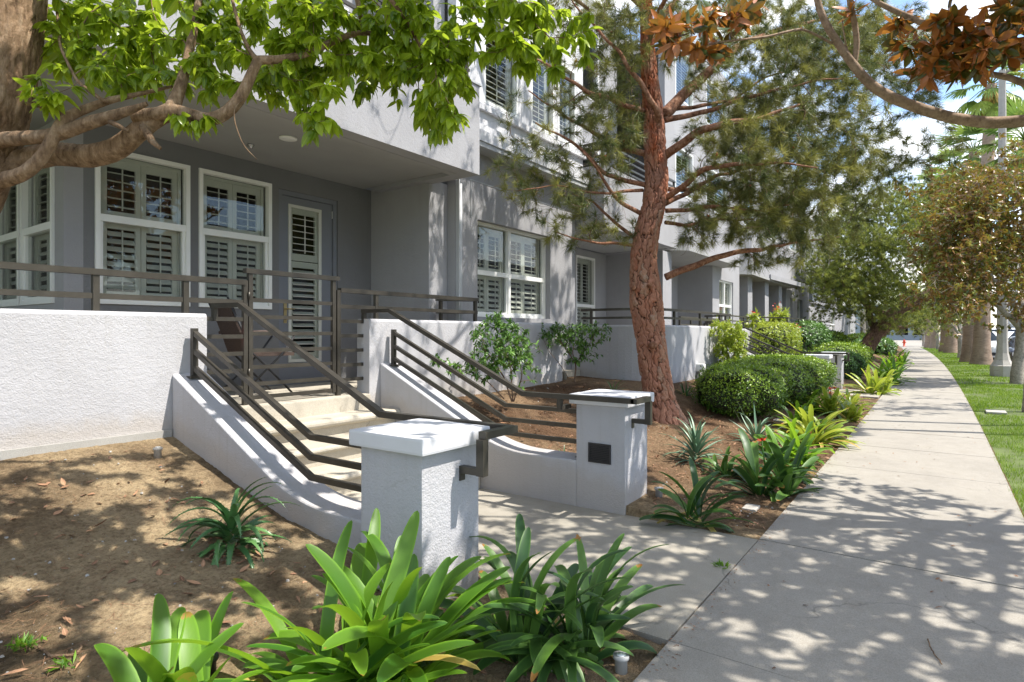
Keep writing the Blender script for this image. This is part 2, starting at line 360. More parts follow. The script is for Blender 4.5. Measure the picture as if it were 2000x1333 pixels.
def leaf_mat(name, c0, c1, under=None, trans=0.35, rough=0.38, rib=1.35, tip=None, tl=None, stripes=0.0):
    m, t, b = new_mat(name)
    at = nd(t, 'ShaderNodeAttribute'); at.attribute_name = 'luv'
    s = nd(t, 'ShaderNodeSeparateXYZ'); t.links.new(at.outputs['Vector'], s.inputs[0])
    colr = ramp(t, s.outputs[2], [(0.0, c0), (0.55, tuple((a + q) / 2 for a, q in zip(c0, c1))), (1.0, c1)])
    ax = math_(t, 'ABSOLUTE', s.outputs[0])
    if rib: colr = mixc(t, ramp(t, ax, [(0.03, (1, 1, 1)), (0.10, (0, 0, 0))]), colr, tuple(min(1, v * rib) for v in c1))
    if stripes:
        w_ = math_(t, 'SINE', math_(t, 'MULTIPLY', s.outputs[0], 55.0))
        colr = mixc(t, math_(t, 'MULTIPLY', math_(t, 'ADD', math_(t, 'MULTIPLY', w_, 0.5), 0.5), stripes), colr, tuple(v * 0.6 for v in c0))
        edge = ramp(t, ax, [(0.72, (0, 0, 0)), (1.0, (1, 1, 1))])
        colr = mixc(t, math_(t, 'MULTIPLY', edge, 0.5), colr, tuple(min(1, v * 1.5) for v in c1))
    if tip:
        f = math_(t, 'ADD', s.outputs[1], math_(t, 'MULTIPLY', noise(t, objco(t), 60, 3), 0.16))
        mk = ramp(t, math_(t, 'ADD', f, math_(t, 'MULTIPLY', s.outputs[2], 0.10)), [(1.08, (0, 0, 0)), (1.13, (1, 1, 1))])
        mk = nd_clampfix(t, f, s.outputs[2])
        colr = mixc(t, mk, colr, tip)
    if under:
        g = nd(t, 'ShaderNodeNewGeometry')
        colr = mixc(t, g.outputs['Backfacing'], colr, under)
    t.links.new(colr, b.inputs['Base Color']); b.inputs['Roughness'].default_value = rough
    o = [n for n in t.nodes if n.type == 'OUTPUT_MATERIAL'][0]
    tr = nd(t, 'ShaderNodeBsdfTranslucent')
    if tl: tr.inputs['Color'].default_value = (*tl, 1)
    else: t.links.new(colr, tr.inputs['Color'])
    ms = nd(t, 'ShaderNodeMixShader'); ms.inputs[0].default_value = trans
    t.links.new(b.outputs[0], ms.inputs[1]); t.links.new(tr.outputs[0], ms.inputs[2]); t.links.new(ms.outputs[0], o.inputs[0])
    return m
def nd_clampfix(t, f, rnd):
    """brown tips: only on leaves whose random number is high"""
    x = math_(t, 'ADD', f, math_(t, 'MULTIPLY', rnd, 0.22))
    return math_(t, 'MULTIPLY', math_(t, 'GREATER_THAN', x, 1.225), 0.85)
M['camphor'] = leaf_mat('camphor leaf', (0.022, 0.075, 0.012), (0.33, 0.43, 0.02), trans=0.5, rough=0.3, tl=(0.43, 0.56, 0.04))
M['magnolia'] = leaf_mat('magnolia leaf', (0.016, 0.055, 0.014), (0.045, 0.11, 0.022), under=(0.40, 0.14, 0.035), trans=0.22, rough=0.28, tl=(0.55, 0.25, 0.04))
M['magnolia_far'] = leaf_mat('street magnolia leaf', (0.035, 0.085, 0.018), (0.30, 0.31, 0.04), under=(0.22, 0.11, 0.03), trans=0.2, rough=0.3, tl=(0.4, 0.3, 0.05))
M['needle'] = leaf_mat('pine needle', (0.07, 0.10, 0.028), (0.32, 0.31, 0.07), trans=0.36, rough=0.45, rib=0)
M['needle_far'] = leaf_mat('light pine needle', (0.10, 0.14, 0.03), (0.40, 0.43, 0.075), trans=0.35, rough=0.5, rib=0)
M['clivia'] = leaf_mat('strap leaf', (0.035, 0.12, 0.012), (0.17, 0.33, 0.02), trans=0.36, rough=0.46, rib=0, tip=(0.34, 0.15, 0.03), tl=(0.32, 0.55, 0.03), stripes=0.4)
M['clivia_dark'] = leaf_mat('dark strap leaf', (0.03, 0.085, 0.025), (0.11, 0.22, 0.03), trans=0.25, rough=0.42, rib=0, tip=(0.36, 0.14, 0.03), stripes=0.3)
M['clivia_yel'] = leaf_mat('yellow strap leaf', (0.10, 0.20, 0.02), (0.42, 0.45, 0.05), trans=0.3, rough=0.35, rib=0, tip=(0.40, 0.14, 0.03), tl=(0.5, 0.6, 0.06), stripes=0.25)
M['dry'] = leaf_mat('dry strap leaf', (0.5, 0.33, 0.07), (0.62, 0.52, 0.16), trans=0.35, rough=0.6, rib=0, stripes=0.4)
M['aloe'] = leaf_mat('aloe leaf', (0.045, 0.13, 0.04), (0.12, 0.24, 0.07), trans=0.06, rough=0.35, rib=0, tip=(0.2, 0.16, 0.06))
M['aloe_blue'] = leaf_mat('blue aloe leaf', (0.07, 0.15, 0.09), (0.17, 0.27, 0.16), trans=0.05, rough=0.4, rib=0, tip=(0.25, 0.15, 0.08))
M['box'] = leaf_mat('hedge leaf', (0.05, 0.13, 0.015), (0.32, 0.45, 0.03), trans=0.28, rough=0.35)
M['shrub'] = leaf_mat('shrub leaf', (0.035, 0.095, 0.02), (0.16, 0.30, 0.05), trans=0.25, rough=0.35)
M['grass'] = leaf_mat('grass blade', (0.11, 0.23, 0.015), (0.34, 0.46, 0.035), trans=0.35, rough=0.5, rib=0)
M['palm'] = leaf_mat('palm frond', (0.12, 0.21, 0.04), (0.33, 0.42, 0.08), trans=0.35, rough=0.4, rib=0)
M['deadleaf'] = leaf_mat('fallen leaf', (0.15, 0.075, 0.04), (0.40, 0.22, 0.12), trans=0.05, rough=0.7)
M['straw'] = simple('dead needle', (0.22, 0.115, 0.06), 0.8, var=0.4)
M['flower'] = simple('orange flower', (0.75, 0.08, 0.03), 0.5, var=0.3, vs=30)
M['bud'] = simple('pine bud', (0.42, 0.14, 0.05), 0.7, var=0.3, vs=30)
M['hedge_core'] = simple('hedge twig core', (0.02, 0.026, 0.01), 0.95, var=0.3)

def bark(name, lo, hi, hi2, vs=(9, 9, 2.2), st=0.9):
    m, t, b = new_mat(name); b.inputs['Roughness'].default_value = 0.9; b.inputs['Specular IOR Level'].default_value = 0.2
    co = objco(t, vs); n1 = noise(t, co, 3.2, 8, 0.7); n2 = noise(t, objco(t), 1.7, 5, 0.6); n3 = noise(t, objco(t), 60, 4, 0.7)
    colr = ramp(t, n1, [(0.34, lo), (0.52, hi), (0.7, hi2)])
    colr = mixc(t, 0.5, colr, ramp(t, n2, [(0.35, (0.65, 0.62, 0.6)), (0.65, (1.25, 1.2, 1.15))]), 'MULTIPLY')
    colr = mixc(t, 0.5, colr, ramp(t, n3, [(0.3, (0.6, 0.6, 0.6)), (0.7, (1.25, 1.25, 1.25))]), 'MULTIPLY')
    t.links.new(colr, b.inputs['Base Color'])
    bump(t, b, math_(t, 'ADD', n1, math_(t, 'MULTIPLY', n3, 0.3)), st, 0.02)
    return m
M['bark'] = bark('camphor bark', (0.10, 0.06, 0.035), (0.27, 0.18, 0.11), (0.42, 0.31, 0.21))
M['bark_red'] = bark('red pine limb bark', (0.12, 0.05, 0.03), (0.30, 0.15, 0.09), (0.42, 0.28, 0.20), vs=(7, 7, 5))
M['bark_grey'] = bark('grey smooth bark', (0.20, 0.18, 0.15), (0.33, 0.30, 0.255), (0.42, 0.38, 0.33), vs=(5, 5, 5), st=0.25)
M['bark_mag'] = bark('magnolia limb bark', (0.20, 0.145, 0.10), (0.34, 0.25, 0.18), (0.43, 0.34, 0.26), vs=(5, 5, 5), st=0.25)
M['bark_palm'] = bark('palm trunk bark', (0.22, 0.155, 0.115), (0.33, 0.25, 0.19), (0.42, 0.33, 0.27), vs=(1.5, 1.5, 14), st=0.5)
M['bark_dark'] = bark('dark pine bark', (0.05, 0.03, 0.02), (0.17, 0.105, 0.075), (0.28, 0.19, 0.14), vs=(5, 5, 2))
M['twig'] = bark('pine twig bark', (0.10, 0.065, 0.045), (0.22, 0.15, 0.105), (0.30, 0.21, 0.15), vs=(5, 5, 5), st=0.3)
def pine_bark():
    m, t, b = new_mat('pine plate bark'); b.inputs['Roughness'].default_value = 0.9; b.inputs['Specular IOR Level'].default_value = 0.15
    at = nd(t, 'ShaderNodeAttribute'); at.attribute_name = 'luv'
    s = nd(t, 'ShaderNodeSeparateXYZ'); t.links.new(at.outputs['Vector'], s.inputs[0])
    n3 = noise(t, objco(t, (1, 1, .6)), 45, 6, 0.7); n2 = noise(t, objco(t), 2.2, 4, 0.6)
    plate = ramp(t, s.outputs[2], [(0, (0.24, 0.06, 0.022)), (0.5, (0.37, 0.105, 0.042)), (0.78, (0.38, 0.15, 0.075)), (1, (0.31, 0.21, 0.15))])
    grey = ramp(t, math_(t, 'ADD', math_(t, 'MULTIPLY', n2, 0.9), math_(t, 'MULTIPLY', s.outputs[1], 0.5)), [(0.62, (0, 0, 0)), (0.8, (1, 1, 1))])
    plate = mixc(t, math_(t, 'MULTIPLY', grey, 0.4), plate, (0.36, 0.29, 0.235))
    colr = mixc(t, ramp(t, s.outputs[0], [(0.08, (0, 0, 0)), (0.38, (1, 1, 1))]), (0.035, 0.014, 0.009), plate)
    colr = mixc(t, 0.6, colr, ramp(t, n3, [(0.3, (0.6, 0.55, 0.5)), (0.7, (1.3, 1.3, 1.3))]), 'MULTIPLY')
    t.links.new(colr, b.inputs['Base Color']); bump(t, b, n3, 0.6, 0.012)
    return m
M['pine_bark'] = pine_bark()

# ------------------------------------------------------------------ ground
YP = [0.6, 1.1, 1.5, 2.1, 2.8, 3.575, 4.27, 5.07, 7.0]
ZP = [-0.03, -0.015, 0.02, 0.07, 0.177, 0.288, 0.466, 0.68, 0.74]
def gz(x, y):
    x = np.asarray(x, float); y = np.asarray(y, float) - 0.00047 * np.maximum(x, 0) ** 2
    b = sstep(6.5, 10.0, x); y2 = 1.1 + (y - 1.1) * (3.97 / 2.85)
    z = np.interp(np.where(y > 1.1, y * (1 - b) + y2 * b, y), YP, ZP)
    return z
def gzf(x, y): return float(gz(x, y))
def fbm(x, y, seed=0):
    r = np.random.default_rng(seed); h = np.zeros_like(x)
    for k, (f, a) in enumerate([(2.1, .5), (4.7, .3), (9.5, .2), (19, .12), (41, .07)]):
        for _ in range(5):
            an = r.uniform(0, 2 * PI); ff = f * r.uniform(.7, 1.4)
            h = h + a * np.sin(ff * (x * math.cos(an) + y * math.sin(an)) * 1.6 + r.uniform(0, 6.28)) / 2.2
    return h
def soil_patch(mb, xs, ys, seed):
    X, Y = np.meshgrid(xs, ys, indexing='ij')
    Z = gz(X, Y) + 0.011 * fbm(X, Y, seed) * sstep(1.08, 1.5, Y - 0.00047 * X ** 2)
    Z = Z + RNG.normal(0, .0022, X.shape) * sstep(1.1, 1.3, Y)
    for q in (0, 13.5):
        oq = off(q) if q else 0
        Z = np.where(((X > 2.82 + q) & (X < 4.6 + q) & (Y < 2.4 + oq)) | ((X > 2.56 + q) & (X < 4.68 + q) & (Y >= 2.4 + oq) & (Y < 5.3 + oq)), -0.12, Z)
    n, m = X.shape; i, j = np.meshgrid(np.arange(n - 1), np.arange(m - 1), indexing='ij')
    F = np.stack([i * m + j, (i + 1) * m + j, (i + 1) * m + j + 1, i * m + j + 1], -1).reshape(-1, 4)
    mb.add(np.stack([X, Y, Z], -1).reshape(-1, 3), F, 0, None, True)
g = MB()
soil_patch(g, np.concatenate([np.linspace(-4, 0, 40, endpoint=False), np.linspace(0, 7.5, 300, endpoint=False), np.linspace(7.5, 16, 150, endpoint=False), np.linspace(16, 90, 150)]),
           np.concatenate([np.linspace(0.95, 5.3, 150), np.linspace(5.4, 9, 8)]), 3)
tag(g.build('garden_soil', M['soil']), kind='structure')
g = MB(); g.add([(-60, -200, -0.3), (900, -200, -0.3), (900, 300, -0.3), (-60, 300, -0.3)], [[0, 1, 2, 3]])
tag(g.build('ground', M['lawn_soil']), kind='structure')

def strip(mb, x0, x1, ya, yb, z0, z1, step=2.0, curved=True):
    """slab that follows the gentle bend of the street"""
    n = max(1, int(math.ceil((x1 - x0) / step))); xs = np.linspace(x0, x1, n + 1)
    o = [off(x) if curved else 0 for x in xs]
    V = []
    for x, q in zip(xs, o): V += [(x, ya + q, z0), (x, yb + q, z0), (x, yb + q, z1), (x, ya + q, z1)]
    F = []
    for i in range(n):
        b = 4 * i
        for k in range(4): F.append([b + k, b + (k + 1) % 4, b + 4 + (k + 1) % 4, b + 4 + k][::-1])
    F += [[0, 1, 2, 3], [4 * n + 3, 4 * n + 2, 4 * n + 1, 4 * n]]
    mb.add(V, F)
# sidewalk: individual slabs with open joints
sw = MB(); joints = [-5.0, -3.4, -1.8, -0.2, 1.32, 2.84, 4.62, 6.15, 7.71]
while joints[-1] < 74: joints.append(joints[-1] + 1.55)
for i, (a, b) in enumerate(zip(joints[:-1], joints[1:])):
    zt = RNG.uniform(-0.003, 0.002)
    strip(sw, a + 0.005, b - 0.005, -0.54, 1.085, -0.1, zt, 1.6)
tag(sw.build('sidewalk', M['walk']), kind='structure')
ds = MB(); strip(ds, -6, 76, -0.56, 1.12, -0.12, -0.022, 2.0)
tag(ds.build('joint_dirt', M['soil']), kind='structure')
en = MB(); en.box(2.84, 4.6, 1.1, 3.62, -0.1, 0.0)
tag(en.build('entry_path', M['entry']), kind='structure')
en = MB(); en.box(16.35, 18.15, 1.26, 3.6, -0.1, 0.0); tag(en.build('entry_path', M['entry']), kind='structure')
pz = MB(); pz.box(74.2, 140, -3.5, 14, -0.12, -0.01); tag(pz.build('plaza', M['walk']), kind='structure')
# lawn verge, curb, street
lw = MB()
xs = np.concatenate([np.linspace(-6, 5, 12, endpoint=False), np.linspace(5, 30, 160, endpoint=False), np.linspace(30, 78, 60)]); ys = np.linspace(-2.72, -0.56, 26)
X, Y = np.meshgrid(xs, ys, indexing='ij'); Z = -0.025 + 0.03 * np.sin((Y + 0.56) / 2.16 * -PI) + 0.008 * fbm(X, Y, 5); Y = Y + 0.00047 * np.maximum(X, 0) ** 2
n, m = X.shape; i, j = np.meshgrid(np.arange(n - 1), np.arange(m - 1), indexing='ij')
lw.add(np.stack([X, Y, Z], -1).reshape(-1, 3), np.stack([i * m + j, (i + 1) * m + j, (i + 1) * m + j + 1, i * m + j + 1], -1).reshape(-1, 4), 0, None, True)
tag(lw.build('verge', M['lawn_soil']), kind='structure')
cb = MB(); strip(cb, -6, 90, -2.87, -2.72, -0.3, 0.0, 3.0); strip(cb, -6, 90, -3.25, -2.875, -0.3, -0.145, 3.0); tag(cb.build('curb', M['curb']), kind='structure')
st = MB(); strip(st, -30, 300, -14.0, -3.255, -0.4, -0.155, 4.0); tag(st.build('street', M['asphalt']), kind='structure')
cb = MB(); strip(cb, -30, 200, -14.2, -14.02, -0.3, 0.0, 3.0); strip(cb, -30, 200, -24, -14.22, -0.3, -0.02, 3.0); tag(cb.build('far_pavement', M['curb']), kind='structure')

# grass blades
def blades(mb, pts, h, wd, lean=0.5):
    n = len(pts); an = RNG.uniform(0, 2 * PI, n); hh = h * RNG.uniform(.5, 1.25, n); le = lean * RNG.uniform(0, 1, n) * hh; la = RNG.uniform(0, 2 * PI, n)
    s = np.stack([np.cos(an), np.sin(an), 0 * an], 1) * (wd / 2)
    tip = pts + np.stack([le * np.cos(la), le * np.sin(la), hh], 1)
    V = np.stack([pts - s, pts + s, tip], 1).reshape(-1, 3); r = RNG.uniform(0, 1, n)
    A = np.stack([np.tile([-1, 1, 0], n), np.tile([0, 0, 1], n), np.repeat(r, 3)], 1)
    mb.add(V, np.arange(3 * n).reshape(-1, 3), 0, A)
gr = MB()
for (xa, xb, dens, h, wd) in ((5.5, 13, 2600, .045, .006), (13, 22, 1300, .05, .010), (22, 45, 420, .05, .02), (45, 74, 160, .05, .035)):
    k = int((xb - xa) * 2.12 * dens); x = RNG.uniform(xa, xb, k); y = RNG.uniform(-2.7, -0.52, k)
    bare = fbm(x, y, 21) + 0.75 * np.exp(-((x - 14.8) ** 2 + (y + 1.2) ** 2) / .6) + 0.9 * np.exp(-((x - 23) ** 2 + (y + 1.9) ** 2) / .5) + 0.9 * np.exp(-((x - 36) ** 2 + (y + 2.0) ** 2) / 1.2)
    keep = RNG.uniform(0, 1, k) > np.clip(bare * 1.6 - .25, 0, .93); x = x[keep]; y = y[keep]
    z = -0.03 + 0.03 * np.sin((y + 0.56) / 2.16 * -PI)
    blades(gr, np.stack([x, y + 0.00047 * x ** 2, z], 1), h, wd)
tag(gr.build('grass', M['grass']), 'short green lawn grass of the verge beside the sidewalk', 'grass', kind='stuff')

# ------------------------------------------------------------------ leaf kit
PR = {'oval': lambda s: np.sin(PI * np.clip(s, 0, 1) ** 0.85) ** 0.8 * (1 - 0.25 * s),
      'strap': lambda s: np.minimum(1, 0.5 + 1.6 * s) * np.sqrt(np.clip(1 - ((s - 0.62) / 0.38).clip(0) ** 2.6, 0, 1)),
      'aloe': lambda s: (1 - s) ** 0.75 * (0.75 + 0.25 * np.minimum(1, s * 5)),
      'ell': lambda s: np.sin(PI * np.clip(s, 0, 1)) ** 0.7}
def leaves(mb, P0, A, Nn, Ln, Wd, curl, prof='oval', nseg=4, fold=0.25, thick=None, mat=0, droop_tip=0.0, rnd=None):
    P0 = np.asarray(P0, float); n = len(P0)
    if n == 0: return
    A = A / (np.linalg.norm(A, axis=1)[:, None] + 1e-9)
    Nn = Nn - A * (A * Nn).sum(1)[:, None]; Nn = Nn / (np.linalg.norm(Nn, axis=1)[:, None] + 1e-9)
    B = np.cross(A, Nn); Ln = np.broadcast_to(Ln, (n,)); Wd = np.broadcast_to(Wd, (n,)); curl = np.where(np.abs(np.broadcast_to(curl, (n,))) < 1e-3, 1e-3, np.broadcast_to(curl, (n,)))
    s = np.linspace(0, 1, nseg + 1)
    if prof == 'strap': s = 1 - (1 - s) ** 1.7
    ang = curl[:, None] * (s[None, :] if not droop_tip else s[None, :] ** (1 + droop_tip))
    ds = np.diff(s)[None, :]
    c = np.cos(ang); si = np.sin(ang)
    cx = np.concatenate([np.zeros((n, 1)), np.cumsum((c[:, 1:] + c[:, :-1]) / 2 * ds, 1)], 1)
    cy = np.concatenate([np.zeros((n, 1)), np.cumsum((si[:, 1:] + si[:, :-1]) / 2 * ds, 1)], 1)
    C = P0[:, None] + Ln[:, None, None] * (A[:, None] * cx[..., None] - Nn[:, None] * cy[..., None])
    Ns = Nn[:, None] * c[..., None] + A[:, None] * si[..., None]
    w_ = (np.maximum(PR[prof](s), 0.02)[None, :] * Wd[:, None] / 2)[..., None]
    Lf = C - B[:, None] * w_ + Ns * w_ * fold; Rg = C + B[:, None] * w_ + Ns * w_ * fold
    V = np.stack([Lf, C, Rg], 2)           # n, seg+1, 3, 3
    k = 3 * (nseg + 1)
    base = (np.arange(n) * k)[:, None]; F = []
    for q in range(nseg):
        for u in (0, 1): F.append(np.stack([base + 3 * q + u, base + 3 * q + u + 1, base + 3 * q + 3 + u + 1, base + 3 * q + 3 + u], -1).reshape(-1, 4))
    if rnd is None: rnd = RNG.uniform(0, 1, n)
    at = np.zeros((n, nseg + 1, 3, 3)); at[..., 0] = np.array([-1, 0, 1])[None, None, :]; at[..., 1] = s[None, :, None]; at[..., 2] = np.broadcast_to(rnd, (n,))[:, None, None]
    mb.add(V.reshape(-1, 3), [np.concatenate(F)[:, ::-1]], mat, at.reshape(-1, 3), True)
def rv(n):
    v = RNG.normal(size=(n, 3)); return v / np.linalg.norm(v, axis=1)[:, None]

# ------------------------------------------------------------------ tree kit
def resample(pts, step):
    pts = np.asarray(pts, float); d = np.linalg.norm(np.diff(pts[:, :3], axis=0), axis=1); s = np.concatenate([[0], np.cumsum(d)])
    n = max(2, int(s[-1] / step) + 1); t = np.linspace(0, s[-1], n)
    # smooth with Catmull style cubic through numpy interp of a smoothed curve
    out_ = np.stack([np.interp(t, s, pts[:, k]) for k in range(pts.shape[1])], 1)
    if n > 6:
        for _ in range(2): out_[1:-1] = (out_[:-2] + 2 * out_[1:-1] + out_[2:]) / 4
    return out_
class Skel:
    def __init__(s): s.N = np.zeros((0, 3)); s.T = np.zeros((0, 3)); s.R = np.zeros(0); s.tubes = []
    def path(s, pts, step=0.05, wob=0.0, keep=True):
        """pts rows x,y,z,r"""
        q = resample(pts, step)
        if wob:
            n = len(q); ph = RNG.uniform(0, 6.28, 6); t = np.linspace(0, 1, n)[:, None]; lnn = n * step
            wv = np.sin(t * lnn * 5.0 + ph[:3]) * .6 + np.sin(t * lnn * 12.0 + ph[3:]) * .4
            q[:, :3] += wob * wv * np.minimum(1, np.linspace(0, 4, n))[:, None]
        s.tubes.append(q)
        if keep:
            T = np.gradient(q[:, :3], axis=0); T /= np.linalg.norm(T, axis=1)[:, None] + 1e-9
            s.N = np.vstack([s.N, q[:, :3]]); s.T = np.vstack([s.T, T]); s.R = np.concatenate([s.R, q[:, 3]])
        return q
    def grow(s, targets, rt=0.002, k=0.012, step=0.05, wob=0.01, fwd=0.5, sag=0.0, rmax=0.03, minr=0.0):
        targets = np.asarray(targets, float); left = list(range(len(targets))); outp = []
        D = np.array([np.min(np.linalg.norm(s.N - t, axis=1)) for t in targets]); order = np.argsort(D)
        for idx in order:
            tg = targets[idx]; v = tg - s.N; d = np.linalg.norm(v, axis=1) + 1e-6
            cost = d * (1 + fwd * (1 - (v * s.T).sum(1) / d))
            i = int(np.argmin(cost)); p0 = s.N[i]; d0 = d[i]
            if d0 < 0.03: continue
            r0 = min(rmax, s.R[i] * 0.75 + 0.0005, rt + k * d0)
            a = p0 + s.T[i] * d0 * 0.35; b = tg - (tg - p0) * 0.2 + np.array([0, 0, -sag * d0])
            n = max(3, int(d0 / step) + 1); t = np.linspace(0, 1, n)[:, None]
            pt = (1 - t) ** 3 * p0 + 3 * (1 - t) ** 2 * t * a + 3 * (1 - t) * t ** 2 * b + t ** 3 * tg
            pt += wob * np.sin(t * 9 * d0 / 0.5 + RNG.uniform(0, 6.28, 3)) * np.sin(PI * t)
            rr = np.linspace(r0, rt, n)
            q = np.hstack([pt, rr[:, None]]); s.tubes.append(q); outp.append(q)
            T = np.gradient(pt, axis=0); T /= np.linalg.norm(T, axis=1)[:, None] + 1e-9
            m_ = rr[1:] >= minr
            s.N = np.vstack([s.N, pt[1:][m_]]); s.T = np.vstack([s.T, T[1:][m_]]); s.R = np.concatenate([s.R, rr[1:][m_]])
        return outp
    def mesh(s, mb, which=None, seg=None, mat=0, attr=None):
        for q in (s.tubes if which is None else which):
            r = q[:, 3]; sg = seg or (16 if r[0] > .05 else 10 if r[0] > .02 else 6 if r[0] > .006 else 4)
            mb.tube(q[:, :3], r, sg, mat)
def px_clumps(ell, n, per=7, sig=.4):
    """as px_targets but gathered in clumps, so gaps show between them"""
    c = px_targets(ell, max(4, n // per)); return (np.repeat(c, per, 0) + RNG.normal(0, sig, (len(c) * per, 3)) * np.array((1, 1, .6)))
def px_targets(ell, n, keep=lambda p: True):
    """ellipses (px, py, rx, ry, d0, d1[, weight]) -> points spread in depth"""
    wts = np.array([e[2] * e[3] * (e[6] if len(e) > 6 else 1) for e in ell], float); wts /= wts.sum()
    o = []
    while len(o) < n:
        e = ell[RNG.choice(len(ell), p=wts)]; a = RNG.uniform(0, 2 * PI); r = math.sqrt(RNG.uniform()) * (1 + .22 * RNG.normal())
        p = P(e[0] + r * e[2] * math.cos(a), e[1] + r * e[3] * math.sin(a), d=RNG.uniform(e[4], e[5]))
        if keep(p): o.append(p)
    return np.array(o)
def outside_targets(c, r, n, keep=lambda p: True, m=60):
    o = []
    c = np.array(c, float); r = np.array(r, float)
    while len(o) < n:
        v = RNG.normal(size=3); v /= np.linalg.norm(v); p = c + v * r * RNG.uniform() ** (1 / 2.2)
        if not in_view(p, m) and keep(p): o.append(p)
    return np.array(o)

def stem_leaves(mb, q, L0, W0, n, frac=0.5, droop=0.7, nseg=4, prof='oval', curl=0.5, fold=0.3, spread=1.0, rnd=None, var=.3):
    """leaves spread round the outer part of a twig, hanging a little"""
    k = len(q); ii = RNG.integers(int(k * (1 - frac)), k, n); pos = q[ii, :3] + RNG.normal(size=(n, 3)) * 0.004
    t = q[-1, :3] - q[max(0, k - 4), :3]; t /= np.linalg.norm(t) + 1e-9
    A = t * 0.5 + rv(n) * spread; A /= np.linalg.norm(A, axis=1)[:, None]; A[:, 2] -= droop; A /= np.linalg.norm(A, axis=1)[:, None]
    Nn = np.array([0, 0, 1.0]) + rv(n) * 0.45
    leaves(mb, pos, A, Nn, L0 * RNG.uniform(1 - var, 1 + var, n), W0 * RNG.uniform(1 - var, 1 + var, n), RNG.uniform(0.1, 2 * curl, n), prof, nseg, fold, rnd=rnd)
def tuft(mb, p, t, n, ln, wd, cone=0.9, r0=None):
    """needles round a shoot tip"""
    A = np.array(t)[None] * RNG.uniform(0.35, 1.3, (n, 1)) + rv(n) * cone; A /= np.linalg.norm(A, axis=1)[:, None]
    l_ = ln * RNG.uniform(.6, 1.15, n); B = np.cross(A, rv(n)); B /= np.linalg.norm(B, axis=1)[:, None] + 1e-9
    base = p + t * RNG.uniform(-0.05, 0.0, (n, 1)) + A * .004
    tip = base + A * l_[:, None]; tip[:, 2] -= 0.12 * l_
    r = RNG.uniform(0, 1) if r0 is None else r0; rr = np.clip(r + RNG.normal(0, .15, n), 0, 1)
    V = np.stack([base - B * wd / 2, base + B * wd / 2, tip], 1).reshape(-1, 3)
    mb.add(V, np.arange(3 * n).reshape(-1, 3), 0, np.stack([np.tile([-1, 1, 0], n), np.tile([0, 0, 1], n), np.repeat(rr, 3)], 1))

# ------------------------------------------------------------------ buildings
def mapper(plane, c):
    return (lambda mb, u0, u1, d0, d1, z0, z1, mat=0: mb.box(u0, u1, c + d0, c + d1, z0, z1, mat)) if plane == 'y' else (lambda mb, u0, u1, d0, d1, z0, z1, mat=0: mb.box(c + d0, c + d1, u0, u1, z0, z1, mat))
def wall(mb, plane, c, u0, u1, z0, z1, holes=(), t=0.16, mat=0):
    """wall slab with real openings; holes (u0, u1, z0, z1)"""
    us = sorted({u0, u1, *[h[0] for h in holes], *[h[1] for h in holes]}); zs = sorted({z0, z1, *[h[2] for h in holes], *[h[3] for h in holes]})
    T = (lambda u, d, z: (u, c + d, z)) if plane == 'y' else (lambda u, d, z: (c + d, u, z))
    def q(a, b, e, f): mb.add([a, b, e, f], [[0, 1, 2, 3]], mat)
    for i in range(len(us) - 1):
        for j in range(len(zs) - 1):
            um = (us[i] + us[i + 1]) / 2; zm = (zs[j] + zs[j + 1]) / 2
            if any(h[0] < um < h[1] and h[2] < zm < h[3] for h in holes): continue
            for d in (0, t): q(T(us[i], d, zs[j]), T(us[i + 1], d, zs[j]), T(us[i + 1], d, zs[j + 1]), T(us[i], d, zs[j + 1]))
    for (a, b, e, f) in list(holes) + [(u0, u1, z0, z1)]:
        q(T(a, 0, e), T(a, t, e), T(a, t, f), T(a, 0, f)); q(T(b, 0, e), T(b, t, e), T(b, t, f), T(b, 0, f))
        q(T(a, 0, f), T(b, 0, f), T(b, t, f), T(a, t, f)); q(T(a, 0, e), T(b, 0, e), T(b, t, e), T(a, t, e))
def shutter_panel(mp_, mb, u0, u1, z0, z1, d, tilt, pitch=0.075, rod=True):
    s_ = 0.05
    mp_(mb, u0, u0 + s_, d, d + .028, z0, z1); mp_(mb, u1 - s_, u1, d, d + .028, z0, z1)
    mp_(mb, u0 + s_, u1 - s_, d + .001, d + .027, z0, z0 + .09); mp_(mb, u0 + s_, u1 - s_, d + .001, d + .027, z1 - .08, z1)
    za, zb = z0 + .10, z1 - .09; n = max(1, int((zb - za) / pitch)); ca, sa = math.cos(tilt), math.sin(tilt)
    a = s_ + .004; T = None
    probe = MB(); mp_(probe, 0, 1, 0, 1, 0, 1)
    isy = abs(probe.v[0][:, 0].max() - 1) < 1e-6 and abs(probe.v[0][:, 1].max() - 1) > -1
    for k in range(n):
        zc = za + (k + .5) * (zb - za) / n; hw = .033; th = .004; c_ = d + .014
        pr = [(c_ - hw * ca - th * sa, zc - hw * sa + th * ca), (c_ - hw * ca + th * sa, zc - hw * sa - th * ca), (c_ + hw * ca + th * sa, zc + hw * sa - th * ca), (c_ + hw * ca - th * sa, zc + hw * sa + th * ca)]
        mp_.lou(mb, pr, u0 + a, u1 - a)
    if rod: mp_(mb, (u0 + u1) / 2 - .006, (u0 + u1) / 2 + .006, d - .028, d - .018, za, zb)
class Map:
    def __init__(s, plane, c): s.plane = plane; s.c = c; s.f = mapper(plane, c)
    def __call__(s, *a): s.f(*a)
    def lou(s, mb, pr, u0, u1):
        if s.plane == 'y': mb.prism([(s.c + d, z) for d, z in pr], 'x', u0, u1)
        else: mb.prism([(s.c + d, z) for d, z in pr], 'y', u0, u1)   # polygon axes for 'y' are (x, z)
